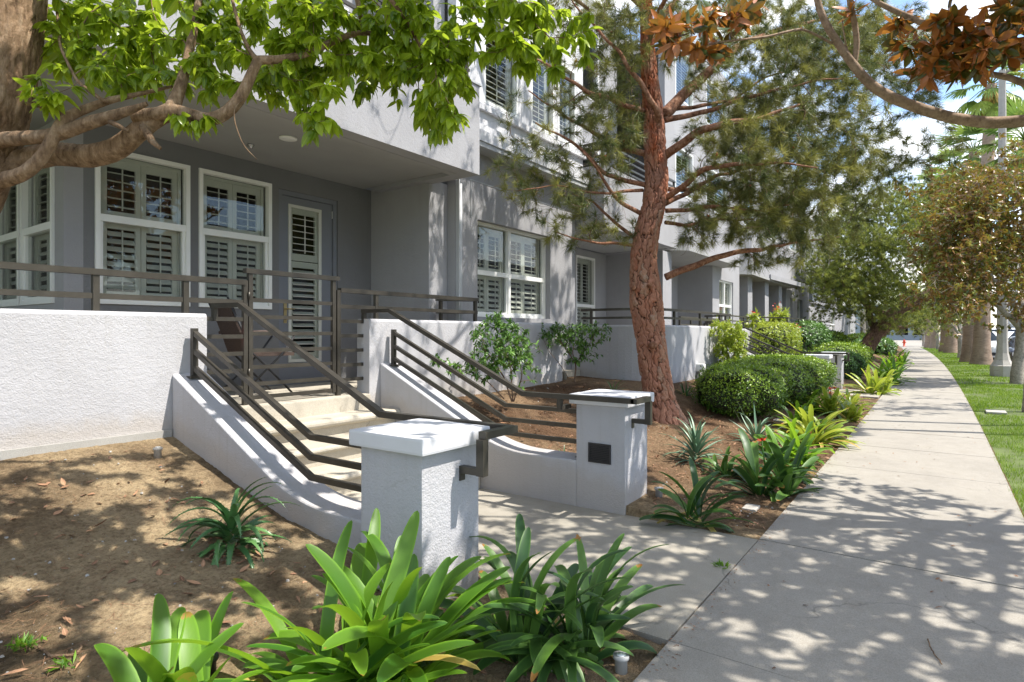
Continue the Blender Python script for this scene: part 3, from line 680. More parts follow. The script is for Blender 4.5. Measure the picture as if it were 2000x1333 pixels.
def window(parent, plane, c, u0, u1, z0, z1, trans=0.5, shut=2, fw=.043, proj=.025, mull=None, label=None, tilt=(0.32, 0.80), simple_=False, inside=True):
    mp_ = Map(plane, c); e = .003
    f = MB()
    mp_(f, u0 - .0, u0 + fw, -proj, .06, z0, z1); mp_(f, u1 - fw, u1, -proj, .06, z0, z1)
    mp_(f, u0 + fw, u1 - fw, -proj + .001, .059, z1 - fw, z1); mp_(f, u0 + fw, u1 - fw, -proj + .001, .059, z0, z0 + fw)
    cols = [u0 + fw] + ([mull - .03, mull + .03] if mull else []) + [u1 - fw]
    if mull: mp_(f, mull - .03, mull + .03, -proj + .006, .058, z0 + fw, z1 - fw)
    zt = z0 + (z1 - z0) * trans if trans else None
    if zt:
        for k in range(0, len(cols), 2): mp_(f, cols[k], cols[k + 1], -proj + .008, .056, zt - .035, zt + .035)
        for k in range(0, len(cols), 2):   # lower sash frame, a little inside
            a, b = cols[k], cols[k + 1]
            mp_(f, a, a + .03, .0, .05, z0 + fw, zt - .035); mp_(f, b - .03, b, .0, .05, z0 + fw, zt - .035); mp_(f, a + .03, b - .03, .001, .049, z0 + fw, z0 + fw + .035)
    if isinstance(parent, tuple): parent, root = parent
    w_ = f.build('window', M['white'], parent)
    if label: w_['label'] = label
    g_ = MB()
    for k in range(0, len(cols), 2):
        if zt: mp_(g_, cols[k], cols[k + 1], .034, .038, zt, z1 - fw); mp_(g_, cols[k] + .02, cols[k + 1] - .02, .022, .026, z0 + fw, zt)
        else: mp_(g_, cols[k], cols[k + 1], .03, .034, z0 + fw, z1 - fw)
    g_.build('glass', M['glass'], w_)
    if shut:
        s_ = MB()
        for k in range(0, len(cols), 2):
            a, b = cols[k] + .01, cols[k + 1] - .01; fr = 0.035
            mp_(s_, a, a + fr, .075, .13, z0 + fw, z1 - fw); mp_(s_, b - fr, b, .075, .13, z0 + fw, z1 - fw); mp_(s_, a + fr, b - fr, .076, .129, z1 - fw - fr, z1 - fw)
            pw = (b - a - 2 * fr) / shut
            for q in range(shut):
                p0, p1 = a + fr + q * pw + .002, a + fr + (q + 1) * pw - .002
                zs = [(z0 + fw, zt - .004, tilt[1]), (zt + .004, z1 - fw - fr, tilt[0])] if zt else [(z0 + fw, z1 - fw - fr, tilt[0])]
                for za, zb, tl in zs: shutter_panel(mp_, s_, p0, p1, za, zb, .088, tl)
        s_.build('shutter', M['shutter'], w_)
    if inside:
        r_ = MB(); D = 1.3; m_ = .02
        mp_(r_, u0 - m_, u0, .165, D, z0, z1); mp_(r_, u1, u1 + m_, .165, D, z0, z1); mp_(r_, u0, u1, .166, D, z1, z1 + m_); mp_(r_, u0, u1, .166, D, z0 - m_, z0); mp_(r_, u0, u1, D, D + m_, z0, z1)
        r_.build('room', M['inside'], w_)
    return w_
def rail_panel(mb, pts, zs, wd=.04, ht=.035, topw=.055, posts=(), z0=0, ps=.04):
    """horizontal bars along a plan polyline at heights zs (first is the top)"""
    for k, z in enumerate(zs):
        mb.rail([(x, y, z) for x, y in pts], topw if k == 0 else wd * .7, ht if k else ht * 1.1)
    for x, y in posts: mb.box(x - ps / 2, x + ps / 2, y - ps / 2, y + ps / 2, z0, zs[0] - ht * .55)

ZF = 0.84
# ---- townhouse nearest the camera
T1 = thing('townhouse', 'nearest grey stucco townhouse with shaded porch, two shuttered windows and grey door', 'townhouse', (2.2, 6.75, ZF), 'grey stucco townhouses along the sidewalk')
b = MB()
H1 = [(2.43, 3.34, 1.785, 3.33), (3.44, 4.33, 1.785, 3.33), (4.44, 5.34, ZF + .01, 3.30)]
wall(b, 'y', 6.75, 2.335, 5.93, ZF, 3.552, H1)
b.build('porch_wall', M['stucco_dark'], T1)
b = MB(); wall(b, 'x', 2.175, 6.75, 12.0, 0.5, 3.552, [(6.98, 7.87, 1.785, 3.30), (7.93, 8.82, 1.785, 3.30)]); b.build('side_wall', M['stucco_mid'], T1)
b = MB(); b.box(-3.2, 9.58, 5.275, 6.748, 0.3, ZF - .002); b.box(2.7, 4.4, 5.1, 5.274, .3, ZF - .001); b.build('porch_floor', M['step'], T1)
b = MB()
b.box(5.93, 6.09, 5.61, 6.748, ZF, 3.552); b.box(6.0905, 6.3, 5.612, 5.77, ZF, 3.552)
b.box(6.3, 6.33, 5.46, 5.61, .5, 4.1)
b.build('porch_side_wall', M['stucco_mid'], T1)
b = MB(); wall(b, 'y', 5.46, 6.33, 9.6, 0.4, 4.15, [(6.78, 8.75, 1.73, 3.13)], t=.22); b.box(9.44, 9.599, 5.685, 6.75, .4, 4.15)
b.build('front_wall', M['stucco_mid'], T1)
b = MB(); b.box(6.305, 6.325, 5.40, 5.455, .85, 3.6); b.lathe((6.36, 5.43, .8), [(.03, 0), (.03, 2.75)], 8); b.build('downspout', M['trim'], T1)
b = MB(); b.box(6.6, 9.2, 5.452, 5.459, 3.66, 3.672); b.box(6.62, 6.632, 5.452, 5.459, 3.14, 3.66); b.build('control_joint', M['trim'], T1)
# overhanging balcony
b = MB()
b.box(-3.2, 6.0, 4.8, 5.0, 3.5, 4.62); b.box(5.8, 6.0, 5.001, 6.6, 3.5, 4.62); b.box(-3.2, 5.799, 5.001, 7.0, 3.60, 3.74)
bal = b.build('balcony', M['stucco_mid'], T1)
b = MB(); b.box(-3.2, 5.79, 5.11, 12.0, 3.55, 3.598); b.box(-3.2, 5.797, 5.003, 5.108, 3.497, 3.56); b.build('soffit', M['soffit'], bal)
b = MB(); b.bbox(-3.2, 6.03, 4.78, 5.03, 4.622, 4.655); b.build('coping', M['trim'], bal)
b = MB(); rail_panel(b, [(-3.1, 4.9), (5.9, 4.9), (5.9, 6.5)], [5.04, 4.93, 4.82, 4.72], posts=[(x, 4.9) for x in np.arange(-2.9, 6, 1.46)] + [(5.9, 6.2)], z0=4.655); b.build('balcony_rail', M['metal'], bal)
b = MB(); c_ = P(563, 270, z=3.548); b.lathe((c_[0], c_[1], 3.532), [(.075, 0), (.09, .004), (.092, .016)], 28); b.build('recessed_light', M['white'], bal)
c_ = P(490, 283, z=3.548); b = MB(); b.lathe((c_[0], c_[1], 3.525), [(.012, -.02), (.02, -.018), (.02, 0), (.035, .012), (.037, .023)], 16); b.build('sprinkler', M['chrome'], bal)
# door
b = MB(); mp_ = Map('y', 6.75)
mp_(b, 4.443, 4.50, .02, .1, ZF + .01, 3.30); mp_(b, 5.28, 5.337, .02, .1, ZF + .01, 3.30); mp_(b, 4.50, 5.28, .021, .099, 3.24, 3.30)
dr = b.build('door', M['door'], T1)
b = MB(); mp_(b, 4.505, 4.62, .045, .09, ZF + .02, 3.235); mp_(b, 5.08, 5.275, .045, .09, ZF + .02, 3.235); mp_(b, 4.62, 5.08, .046, .089, ZF + .02, 1.14); mp_(b, 4.62, 5.08, .046, .089, 3.12, 3.235); b.build('door_leaf', M['door'], dr)
b = MB(); mp_(b, 4.625, 5.075, .062, .066, 1.14, 3.12); b.build('glass', M['glass'], dr)
b = MB(); mp_(b, 4.60, 4.64, .034, .058, 1.12, 3.14); mp_(b, 5.06, 5.10, .034, .058, 1.12, 3.14); mp_(b, 4.64, 5.06, .035, .057, 3.10, 3.14); mp_(b, 4.64, 5.06, .035, .057, 1.12, 1.16)
shutter_panel(mp_, b, 4.63, 5.07, 2.43, 3.11, .07, .25); shutter_panel(mp_, b, 4.63, 5.07, 1.15, 2.42, .07, .6, rod=False); b.build('shutter', M['shutter'], dr)
b = MB(); mp_(b, 4.535, 4.575, .036, .046, 1.62, 1.88); b.tube([(4.555, 6.78, 1.80), (4.555, 6.73, 1.80), (4.65, 6.725, 1.80)], .009, 8); b.lathe((4.555, 6.765, 1.66), [(.015, 0), (.015, .02)], 12); b.build('door_handle', M['brass'], dr)
for z in (1.1, 2.1, 3.05): b = MB(); mp_(b, 5.268, 5.288, .03, .046, z, z + .1); b.build('hinge', M['trim'], dr)
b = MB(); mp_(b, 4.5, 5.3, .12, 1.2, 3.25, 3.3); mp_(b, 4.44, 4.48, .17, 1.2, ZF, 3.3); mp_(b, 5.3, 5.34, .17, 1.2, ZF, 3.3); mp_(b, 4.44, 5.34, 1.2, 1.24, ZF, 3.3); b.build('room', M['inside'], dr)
window(T1, 'y', 6.75, *H1[0], trans=.55); window(T1, 'y', 6.75, *H1[1], trans=.55)
window(T1, 'x', 2.175, 6.98, 7.87, 1.785, 3.30, trans=.5); window(T1, 'x', 2.175, 7.93, 8.82, 1.785, 3.30, trans=.5)
window(T1, 'y', 5.575, 6.78, 8.75, 1.73, 3.13, trans=.47, mull=7.70, inside=True, label='wide shuttered double window set deep in the front wall')
# upper floor of the same house
b = MB(); wall(b, 'y', 6.6, -3.2, 6.3, 3.74, 6.6, [(0.2, 2.6, 3.8, 5.9), (3.4, 5.4, 3.8, 5.9)]); wall(b, 'y', 6.6, -3.2, 6.3, 6.6, 9.2); b.box(5.9, 6.12, 5.5, 6.59, 4.66, 9.2); b.build('upper_wall', M['stucco_mid'], T1)
window(T1, 'y', 6.62, .2, 2.6, 3.8, 5.9, trans=None, mull=1.4, shut=0); window(T1, 'y', 6.62, 3.4, 5.4, 3.8, 5.9, trans=None, mull=4.4, shut=0)
b = MB(); HB = [(6.72, 7.56, 4.76, 6.1), (7.92, 8.62, 4.76, 6.1), (8.74, 9.34, 4.76, 6.1)]
wall(b, 'y', 5.3, 6.13, 9.6, 4.15, 6.6, HB, t=.15); wall(b, 'y', 5.3, 6.13, 9.6, 6.6, 9.3, [(u0, u1, 7.3, 8.7) for u0, u1, _, _ in HB], t=.15)
b.box(9.45, 9.599, 5.455, 6.9, 4.15, 9.3); b.build('bay', M['band'], T1)
b = MB(); b.box(6.05, 9.62, 5.19, 5.298, 4.15, 4.30); b.box(6.07, 9.62, 5.225, 5.297, 4.305, 4.40); b.box(6.1, 9.62, 5.24, 5.297, 4.62, 4.70); b.build('band_course', M['band'], T1)
b = MB(); b.box(6.07, 9.61, 5.21, 5.4585, 4.08, 4.147); b.build('band_course', M['trim'], T1)
for h in HB: window(T1, 'y', 5.32, *h, trans=None, shut=1, tilt=(.7, .7))
for h in HB: window(T1, 'y', 5.32, h[0], h[1], 7.3, 8.7, trans=None, shut=1, tilt=(.7, .7))
b = MB(); b.box(-3.2, 9.6, 6.3, 12, 9.2, 9.5); b.box(-3.2, 9.6, 11.8, 12, .5, 9.2); b.box(9.3, 9.58, 6.95, 11.8, .5, 9.2); b.box(-3.2, 5.8, 7.1, 11.8, 3.64, 3.74); b.build('roof', M['stucco_mid'], T1)

# ---- second townhouse
T2 = thing('townhouse', 'second grey townhouse, partly hidden behind the red barked pine trunk, with projecting balcony box', 'townhouse', (13.5, 6.75, ZF), 'grey stucco townhouses along the sidewalk')
b = MB(); wall(b, 'y', 6.75, 9.6, 13.56, ZF - .3, 3.4, [(11.9, 12.8, 1.3, 3.25)]); b.build('recess_wall', M['stucco_mid'], T2)
window(T2, 'y', 6.76, 11.9, 12.8, 1.3, 3.25, trans=.42, shut=2)
b = MB(); wall(b, 'x', 13.4, 5.3, 6.748, .5, 3.4); b.box(13.562, 13.95, 5.3, 5.5, .5, 3.4); b.box(13.79, 13.95, 5.501, 6.6, .5, 3.4); b.build('front_wall', M['stucco_mid'], T2)
b = MB(); b.box(9.7, 13.4, 4.93, 5.1, 3.4, 4.5); b.box(9.7, 9.85, 5.101, 6.74, 3.4, 4.5); b.box(13.25, 13.4, 5.101, 6.74, 3.4, 4.5); bl = b.build('balcony', M['stucco_mid'], T2)
b = MB(); b.box(9.84, 13.26, 5.09, 6.745, 3.42, 3.6); b.build('soffit', M['soffit'], bl)
b = MB(); rail_panel(b, [(9.78, 6.6), (9.78, 5.0), (13.35, 5.0)], [4.92, 4.80, 4.68, 4.58], posts=[(9.78, 5.0), (10.9, 5.0), (12.1, 5.0), (13.3, 5.0), (9.78, 6.4)], z0=4.5); b.build('balcony_rail', M['metal'], bl)
b = MB(); wall(b, 'y', 6.7, 9.61, 13.9, 3.62, 9.3, [(10.3, 12.9, 3.7, 5.8), (10.3, 12.9, 6.9, 8.6)]); b.box(9.601, 9.75, 5.4, 6.69, 6.3, 6.5); b.build('upper_wall', M['stucco_mid'], T2)
window(T2, 'y', 6.72, 10.3, 12.9, 3.7, 5.8, trans=None, mull=11.6, shut=0); window(T2, 'y', 6.72, 10.3, 12.9, 6.9, 8.6, trans=None, mull=11.6, shut=0)
b = MB(); b.prism([(13.6, 5.35), (14.08, 4.93), (18.45, 4.93), (18.45, 5.9), (13.6, 5.9)], 'z', 3.53, 4.6); wall(b, 'y', 5.45, 13.9, 20.9, 4.61, 9.3, [(14.6, 15.9, 5.0, 6.2), (17, 19, 5.0, 6.2), (14.6, 15.9, 7.4, 8.7), (17, 19, 7.4, 8.7)]); bl = b.build('balcony', M['stucco_mid'], T2)
b = MB(); b.prism([(13.58, 5.36), (14.08, 4.91), (18.5, 4.91), (18.5, 6.8), (13.58, 6.8)], 'z', 3.44, 3.528); b.build('soffit', M['soffit'], bl)
for a in ((14.6, 15.9, 5.0, 6.2), (17, 19, 5.0, 6.2), (14.6, 15.9, 7.4, 8.7), (17, 19, 7.4, 8.7)): window(T2, 'y', 5.47, *a, trans=None, shut=1, tilt=(.7, .7))
b = MB(); wall(b, 'y', 6.5, 13.95, 17.8, ZF, 3.43, [(15.3, 17.0, ZF + .02, 3.05)]); b.build('porch_wall', M['stucco_mid'], T2)
b = MB(); mp_ = Map('y', 6.5); 
mp_(b, 15.3, 15.45, .02, .08, ZF + .02, 3.05); mp_(b, 16.85, 17.0, .02, .08, ZF + .02, 3.05); mp_(b, 15.45, 16.85, .021, .079, 2.9, 3.05); mp_(b, 15.45, 16.85, .021, .079, ZF + .02, 1.1)
mp_(b, 16.12, 16.19, .01, .078, 1.1, 2.9); dr = b.build('door', M['trim'], T2)
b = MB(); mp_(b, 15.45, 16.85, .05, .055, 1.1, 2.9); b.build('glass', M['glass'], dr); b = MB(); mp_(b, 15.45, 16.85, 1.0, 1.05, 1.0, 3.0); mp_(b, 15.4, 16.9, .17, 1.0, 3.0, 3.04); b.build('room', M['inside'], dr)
b = MB(); b.box(17.6, 18.0, 5.46, 6.66, .5, 3.43); wall(b, 'y', 5.46, 18.0, 20.4, .5, 4.6, [(18.25, 19.7, 1.65, 3.08)]); b.box(18.0, 20.9, 5.70, 6.6, .5, 1.0); b.box(20.25, 20.42, 5.63, 7.3, .5, 3.55); b.build('front_wall', M['stucco_mid'], T2)
window(T2, 'y', 5.53, 18.25, 19.7, 1.65, 3.08, trans=.47, mull=18.97)
b = MB(); b.box(9.6, 20.9, 7.0, 12, 9.2, 9.5); b.box(9.7, 20.8, 4.1, 6.4, .4, ZF - .02); b.box(9.6, 20.9, 11.8, 12, .5, 9.2); b.build('roof', M['stucco_mid'], T2)

# ---- third townhouse with porch columns
T3 = thing('townhouse', 'third grey townhouse with square porch columns under a deep canopy', 'townhouse', (24, 7, ZF), 'grey stucco townhouses along the sidewalk')
b = MB(); b.prism([(20.95, 5.75), (21.4, 5.32), (29.2, 5.55), (29.2, 7.4), (20.95, 7.4)], 'z', 3.56, 4.8); b.prism([(24.3, 5.34), (29.9, 5.1), (30.4, 5.6), (24.3, 5.6)], 'z', 3.52, 3.70)
wall(b, 'y', 5.9, 21, 33, 4.82, 9.3, [(22, 24, 5.4, 6.7), (26, 28, 5.4, 6.7), (30.5, 32, 5.4, 6.7)]); bl = b.build('canopy', M['stucco_mid'], T3)
b = MB(); b.prism([(20.93, 5.78), (21.4, 5.30), (29.25, 5.53), (29.25, 7.42), (20.93, 7.42)], 'z', 3.47, 3.558); b.build('soffit', M['soffit'], bl)
for a in ((22, 24), (26, 28), (30.5, 32)): window(T3, 'y', 5.92, a[0], a[1], 5.4, 6.7, trans=None, shut=1, tilt=(.7, .7))
for x in (22.2, 24.7, 27.1): b = MB(); b.box(x, x + .62, 5.65, 6.6, .5, 3.469); b.build('porch_column', M['stucco_mid'], T3)
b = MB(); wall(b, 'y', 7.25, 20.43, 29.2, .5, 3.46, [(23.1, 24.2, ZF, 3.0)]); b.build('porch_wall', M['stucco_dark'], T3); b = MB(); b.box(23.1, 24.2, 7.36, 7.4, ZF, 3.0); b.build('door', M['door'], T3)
b = MB(); wall(b, 'y', 5.75, 29.3, 34.6, .3, 4.8, [(29.9, 30.5, 1.1, 3.1), (31.6, 32.9, 1.1, 3.1)], t=.3); b.box(29.05, 29.299, 5.75, 7.2, .5, 3.46); b.build('front_wall', M['stucco_mid'], T3)
window(T3, 'y', 5.9, 29.9, 30.5, 1.1, 3.1, trans=.45, shut=1); window(T3, 'y', 5.9, 31.6, 32.9, 1.1, 3.1, trans=.45, shut=1, mull=32.25)
b = MB(); b.box(20.9, 34.6, 6.3, 12, 9.2, 9.5); b.box(20.9, 34.6, 11.8, 12, .5, 9.2); b.build('roof', M['stucco_mid'], T3)
# ---- fourth, far
T4 = thing('townhouse', 'farthest townhouse, blue grey bay with a balcony rail, seen beyond the other houses', 'townhouse', (38, 7, ZF), 'grey stucco townhouses along the sidewalk')
M['bay_blue'] = stucco('blue grey stucco', (0.30, 0.34, 0.39), .3)
b = MB(); b.box(36, 37.6, 5.8, 9, 3.2, 4.75); bb = b.build('bay', M['bay_blue'], T4)
b = MB(); rail_panel(b, [(36.05, 8.9), (36.05, 5.86), (37.5, 5.86)], [5.2, 5.05, 4.9], posts=[(36.05, 5.86), (36.05, 7.2), (37.5, 5.86)], z0=4.75, wd=.05, ht=.05); b.build('balcony_rail', M['metal'], bb)
b = MB(); wall(b, 'y', 6.3, 36.3, 60, .3, 3.19, [(37.0, 38.2, 1.2, 2.9), (41, 42.4, 1.2, 2.9), (46, 48, 1.2, 2.9)]); wall(b, 'y', 7.6, 34.7, 60, 3.2, 9.2, [(38.5, 41, 4.6, 6.6), (44, 47, 4.6, 6.6)]); b.box(36.1, 36.29, 6.3, 9, .3, 3.19); b.box(37.7, 50, 6.2, 7.59, 3.2, 4.3); b.box(34.7, 34.9, 6.0, 12, .3, 9.2); b.build('front_wall', M['stucco_mid'], T4)
for a in ((37.0, 38.2), (41, 42.4), (46, 48)): window(T4, 'y', 6.35, a[0], a[1], 1.2, 2.9, trans=.5, shut=1)
for a in ((38.5, 41), (44, 47)): window(T4, 'y', 7.65, a[0], a[1], 4.6, 6.6, trans=None, shut=0, mull=(a[0] + a[1]) / 2)
b = MB(); b.box(34.6, 60, 7.7, 14, 9.2, 9.5); b.build('roof', M['stucco_mid'], T4)

# ------------------------------------------------------------------ stairs, cheek walls, pillars
def cheek_poly(y0, y1, zt0, slope, zlow, zb=-0.1):
    """side profile (y, z): flat low part, concave bend, straight ramp up"""
    yk = y1 - (zt0 - zlow) / slope; pts = []
    for t in np.linspace(0, 1, 14):
        a = np.array((yk - .33, zlow)); m = np.array((yk, zlow)); c = np.array((yk + .33, zlow + .33 * slope)); q = (1 - t) ** 2 * a + 2 * t * (1 - t) * m + t * t * c; pts.append(tuple(q))
    return [(y0, zb), (y0, zlow)] + pts + [(y1, zt0), (y1, zb)]
def rounded_prism_x(mb, poly, x0, x1, r=.02):
    import bmesh
    bm = bmesh.new(); A = [bm.verts.new((x0, y, z)) for y, z in poly]; f = bm.faces.new(A)
    e = bmesh.ops.extrude_face_region(bm, geom=[f]); bmesh.ops.translate(bm, verts=[q for q in e['geom'] if isinstance(q, bmesh.types.BMVert)], vec=(x1 - x0, 0, 0))
    bmesh.ops.recalc_face_normals(bm, faces=bm.faces)
    ed = [q for q in bm.edges if len(q.link_faces) == 2 and q.calc_face_angle(0) > 1.0 and abs(q.verts[0].co.x - q.verts[1].co.x) < 1e-5 and max(q.verts[0].co.z, q.verts[1].co.z) > 0]
    bmesh.ops.bevel(bm, geom=ed, offset=r, segments=3, affect='EDGES', profile=.6)
    mb.bm(bm)
def staircase(dx, label, vents=True, group='entry staircases with square pillars'):
    s0 = thing('staircase', label, 'staircase', (3.6 + dx, 3.6, 0), group)
    oy = off(dx) if dx else 0
    for k, (nx0, ny, zt) in enumerate([(0, 3.60, .17), (0, 3.98, .34), (0, 4.37, .51), (0, 4.76, .68)]):
        st_ = MB(); ye = [3.98, 4.37, 4.76, 5.10][k] + .06; z0_ = zt - .17
        # bullnosed tread over a set back riser
        prof = [(ye, zt), (ny + .02, zt)] + [(ny + .02 - .028 * math.sin(a), zt - .028 + .028 * math.cos(a)) for a in np.linspace(0.3, PI - .3, 6)] + [(ny + .025, zt - .058), (ny + .05, zt - .062), (ny + .05, z0_ - .05), (ye, z0_ - .05)]
        if k == 3: prof = [(ye, zt), (ny + .02, zt)] + [(ny + .02 - .04 * math.sin(a), zt - .04 + .04 * math.cos(a)) for a in np.linspace(0.3, PI - .3, 6)] + [(ny + .03, zt - .085), (ny + .055, zt - .09), (ny + .055, z0_ - .05), (ye, z0_ - .05)]
        st_.prism([(y + oy, z) for y, z in prof], 'x', 2.665 + dx, 4.572 + dx)
        st_.build('step', M['step'], s0)
    st_ = MB(); st_.bbox(2.665 + dx, 4.43 + dx, 5.05 + oy, 5.28 + oy, .3, ZF, .015); st_.build('landing', M['step'], s0)
    for x0, x1 in ((2.37, 2.66), (4.577, 4.867)):
        c = MB(); rounded_prism_x(c, [(y + oy, z) for y, z in cheek_poly(2.591, 5.068, 1.165, .47, .395)], x0 + dx, x1 + dx, .018); c.build('cheek_wall', M['stucco_white'], s0)
    for x0 in (2.204, 4.577):
        c = MB(); c.bbox(x0 + dx, x0 + .457 + dx, 2.133 + oy, 2.592 + oy, -.12, .895, .012); pl = c.build('pillar', M['stucco_white'], s0)
        c = MB(); c.bbox(x0 - .045 + dx, x0 + .502 + dx, 2.085 + oy, 2.64 + oy, .888, .974, .014); c.build('pillar_cap', M['band'], pl)
        if x0 > 4 and vents:
            v = MB(); z0, z1 = .40, .565; ya, yb = 2.26, 2.47; x = x0 + dx
            v.box(x - .012, x + .004, ya, yb, z0, z0 + .014); v.box(x - .012, x + .004, ya, yb, z1 - .014, z1); v.box(x - .012, x + .004, ya, ya + .014, z0 + .014, z1 - .014); v.box(x - .012, x + .004, yb - .014, yb, z0 + .014, z1 - .014); v.box(x - .003, x + .003, ya + .01, yb - .01, z0 + .01, z1 - .01)
            for k in range(9): zz = z0 + .02 + k * .0148; v.bar((x - .007, ya + .014, zz), (x - .007, yb - .014, zz), .010, .004)
            v.build('step_light', M['black'], pl)
    return s0
staircase(0, 'nearest staircase, cream stone steps between white stucco cheek walls and two capped pillars')
staircase(13.5, 'farther staircase with white cheek walls, behind the big rounded hedge', vents=False)

def wall_block(name, label, segs, z1, base, th=.2):
    """garden wall along a plan polyline, rounded top"""
    pts = [np.array(p, float) for p in segs]; n = len(pts); mb = MB(); V = []
    for i, p in enumerate(pts):
        t0 = pts[i] - pts[i - 1] if i else pts[1] - pts[0]; t1 = pts[i + 1] - pts[i] if i < n - 1 else t0
        t0 = t0 / np.linalg.norm(t0); t1 = t1 / np.linalg.norm(t1); tt = t0 + t1; tt /= np.linalg.norm(tt); nn = np.array((-tt[1], tt[0])) / max(.6, tt @ t1)
        for off_, z in ((0, base), (0, z1 - .03), (.009, z1 - .009), (.03, z1), (th - .03, z1), (th - .009, z1 - .009), (th, z1 - .03), (th, base)):
            V.append((*(p + nn * off_), z))
    k = 8; F = []
    for i in range(n - 1):
        for j in range(k): F.append([i * k + j, (i + 1) * k + j, (i + 1) * k + (j + 1) % k, i * k + (j + 1) % k])
    mb.add(V, [np.array(F), np.array([list(range(k))]), np.array([list(range((n - 1) * k, n * k))[::-1]])])
    o = mb.build(name, M['stucco_white'])
    return tag(o, label, 'garden wall', 'white stucco garden walls in front of the porches')
wall_block('garden_wall', 'white stucco garden wall left of the steps, above the bare soil', [(-3.2, 5.07), (2.655, 5.07)], 1.66, .2)
f_ = MB(); f_.box(-3.2, 2.36, 5.04, 5.068, .3, .722); o = f_.build('wall_footing', M['curb']); tag(o, 'raw concrete footing strip at the foot of the left garden wall', 'footing')
wall_block('garden_wall', 'white stucco garden wall behind the two leafy shrubs, right of the steps', [(4.43, 5.07), (8.5, 5.07), (8.5, 5.45)], 1.65, .3)
cur = [(9.46, 5.45), (9.43, 4.75)] + [(10.23 - .8 * math.cos(a), 4.64 - .8 * math.sin(a)) for a in np.linspace(0, PI / 2, 12)] + [(12.5, 3.84), (13.9, 3.86)] + [(13.95 + .9 * math.sin(a), 4.76 - .9 * math.cos(a)) for a in np.linspace(.1, PI / 2, 8)] + [(14.85, 5.05)]
wall_block('garden_wall', 'curved white stucco garden wall behind the red barked pine', cur, 1.63, .2)
wall_block('garden_wall', 'short white wall piece left of the top of the farther stairs', [(14.86, 5.1), (16.15, 5.12)], 1.62, .2)
wall_block('garden_wall', 'low white garden wall beyond the farther staircase', [(18.2, 5.07), (21, 5.15), (22, 4.2), (28, 4.3), (34, 4.5)], 1.62, .2)

# ------------------------------------------------------------------ rails
def guard(dx, xc, label, toleft):
    oy = off(dx); r = MB(); ytop = 5.0; yk = 3.45; yend = 2.59
    for z1, z2, ye in ((1.50, .80, yend), (1.355, .665, yend), (1.215, .53, yend)):
        r.rail([(xc + dx, ye + oy, z2), (xc + dx, yk + oy, z2), (xc + dx, ytop + oy, z2 + (z1 - z2) * 1.0)], .038, .036)
    r.box(xc - .022 + dx, xc + .022 + dx, 4.978 + oy, 5.022 + oy, 1.14, 1.535)
    r.box(xc - .055 + dx, xc + .055 + dx, 4.945 + oy, 5.055 + oy, 1.128, 1.145)
    for a in (-.04, .04): r.lathe((xc + a + dx, 4.96 + oy, 1.145), [(.008, 0), (.008, .01), (.003, .014)], 8)
    if xc > 4:
        r.box(xc - .019 + dx, xc + .019 + dx, 2.605 + oy, 2.643 + oy, .40, .80); r.box(xc - .04 + dx, xc + .04 + dx, 2.60 + oy, 2.66 + oy, .39, .405)
    o = r.build('guard_rail', M['metal']); return tag(o, label, 'railing', 'three bar stair guard rails on the cheek walls')
guard(0, 2.515, 'three bar bronze guard rail on the left cheek wall of the nearest stairs', True)
guard(0, 4.72, 'three bar bronze guard rail on the right cheek wall of the nearest stairs', False)
def handrail(dx, xc, side, label):
    oy = off(dx); r = MB()
    r.rail([(xc + dx, 1.99 + oy, .955), (xc + dx, 3.06 + oy, .955), (xc + dx, 4.77 + oy, 1.73), (xc + dx, 5.2 + oy, 1.735)], .05, .04)
    # return across the pillar front: outward, down, back in
    sx = -1 if side < 0 else 1; xo = xc + sx * .27
    r.box(xc + dx - sx * .025, xo + dx, 1.965 + oy, 2.015 + oy, .935, .974)
    r.box(xo - .022 + dx, xo + .022 + dx, 1.966 + oy, 2.014 + oy, .74, .934); r.box(xo - .020 + dx, xo + .020 + dx, 2.0145 + oy, 2.138 + oy, .742, .78)
    r.box(xo - .02 + dx, xo + .02 + dx, 2.124 + oy, 2.134 + oy, .70, .741)
    # top bracket to the wall end
    r.box(xc - .02 + dx, xc + .02 + dx, 5.16 + oy, 5.2 + oy, 1.60, 1.715)
    if side > 0: r.box(xc + .02 + dx, xc + .16 + dx, 2.66 + oy, 2.70 + oy, .84, .875); r.box(xc - .02 + dx, xc + .02 + dx, 2.66 + oy, 2.70 + oy, .842, .935)
    o = r.build('handrail', M['metal']); return tag(o, label, 'handrail', 'sloping handrails beside the steps')
handrail(0, 2.78, -1, 'bronze handrail wrapping over the near left pillar of the nearest stairs')
handrail(0, 4.45, 1, 'bronze handrail ending at the right pillar of the nearest stairs')
guard(13.5, 2.515, 'three bar guard rail on the left side of the farther stairs', True)
guard(13.5, 4.72, 'three bar guard rail on the right side of the farther stairs', False)
handrail(13.5, 2.78, -1, 'sloping handrail above the big hedge, left side of the farther stairs')
handrail(13.5, 4.45, 1, 'sloping handrail that ends at the far pillar beyond the big hedge')
# porch rail on the left garden wall
r = MB(); rail_panel(r, [(-3.0, 5.18), (3.055, 5.18)], [1.955, 1.775], posts=[], topw=.06, ht=.042)
for x in (-2.4, -.9, .55, 1.87, 2.53):
    if x < 2.6: r.box(x - .022, x + .022, 5.158, 5.202, 1.66, 1.935)
for z in (1.62, 1.465, 1.31, 1.155, 1.0): r.rail([(2.66, 5.18, z), (3.055, 5.18, z)], .028, .036)
r.box(3.04, 3.08, 5.16, 5.2, ZF, 1.975)
tag(r.build('porch_railing', M['metal']), 'long bronze porch railing on the left garden wall', 'railing', 'horizontal bar porch railings')
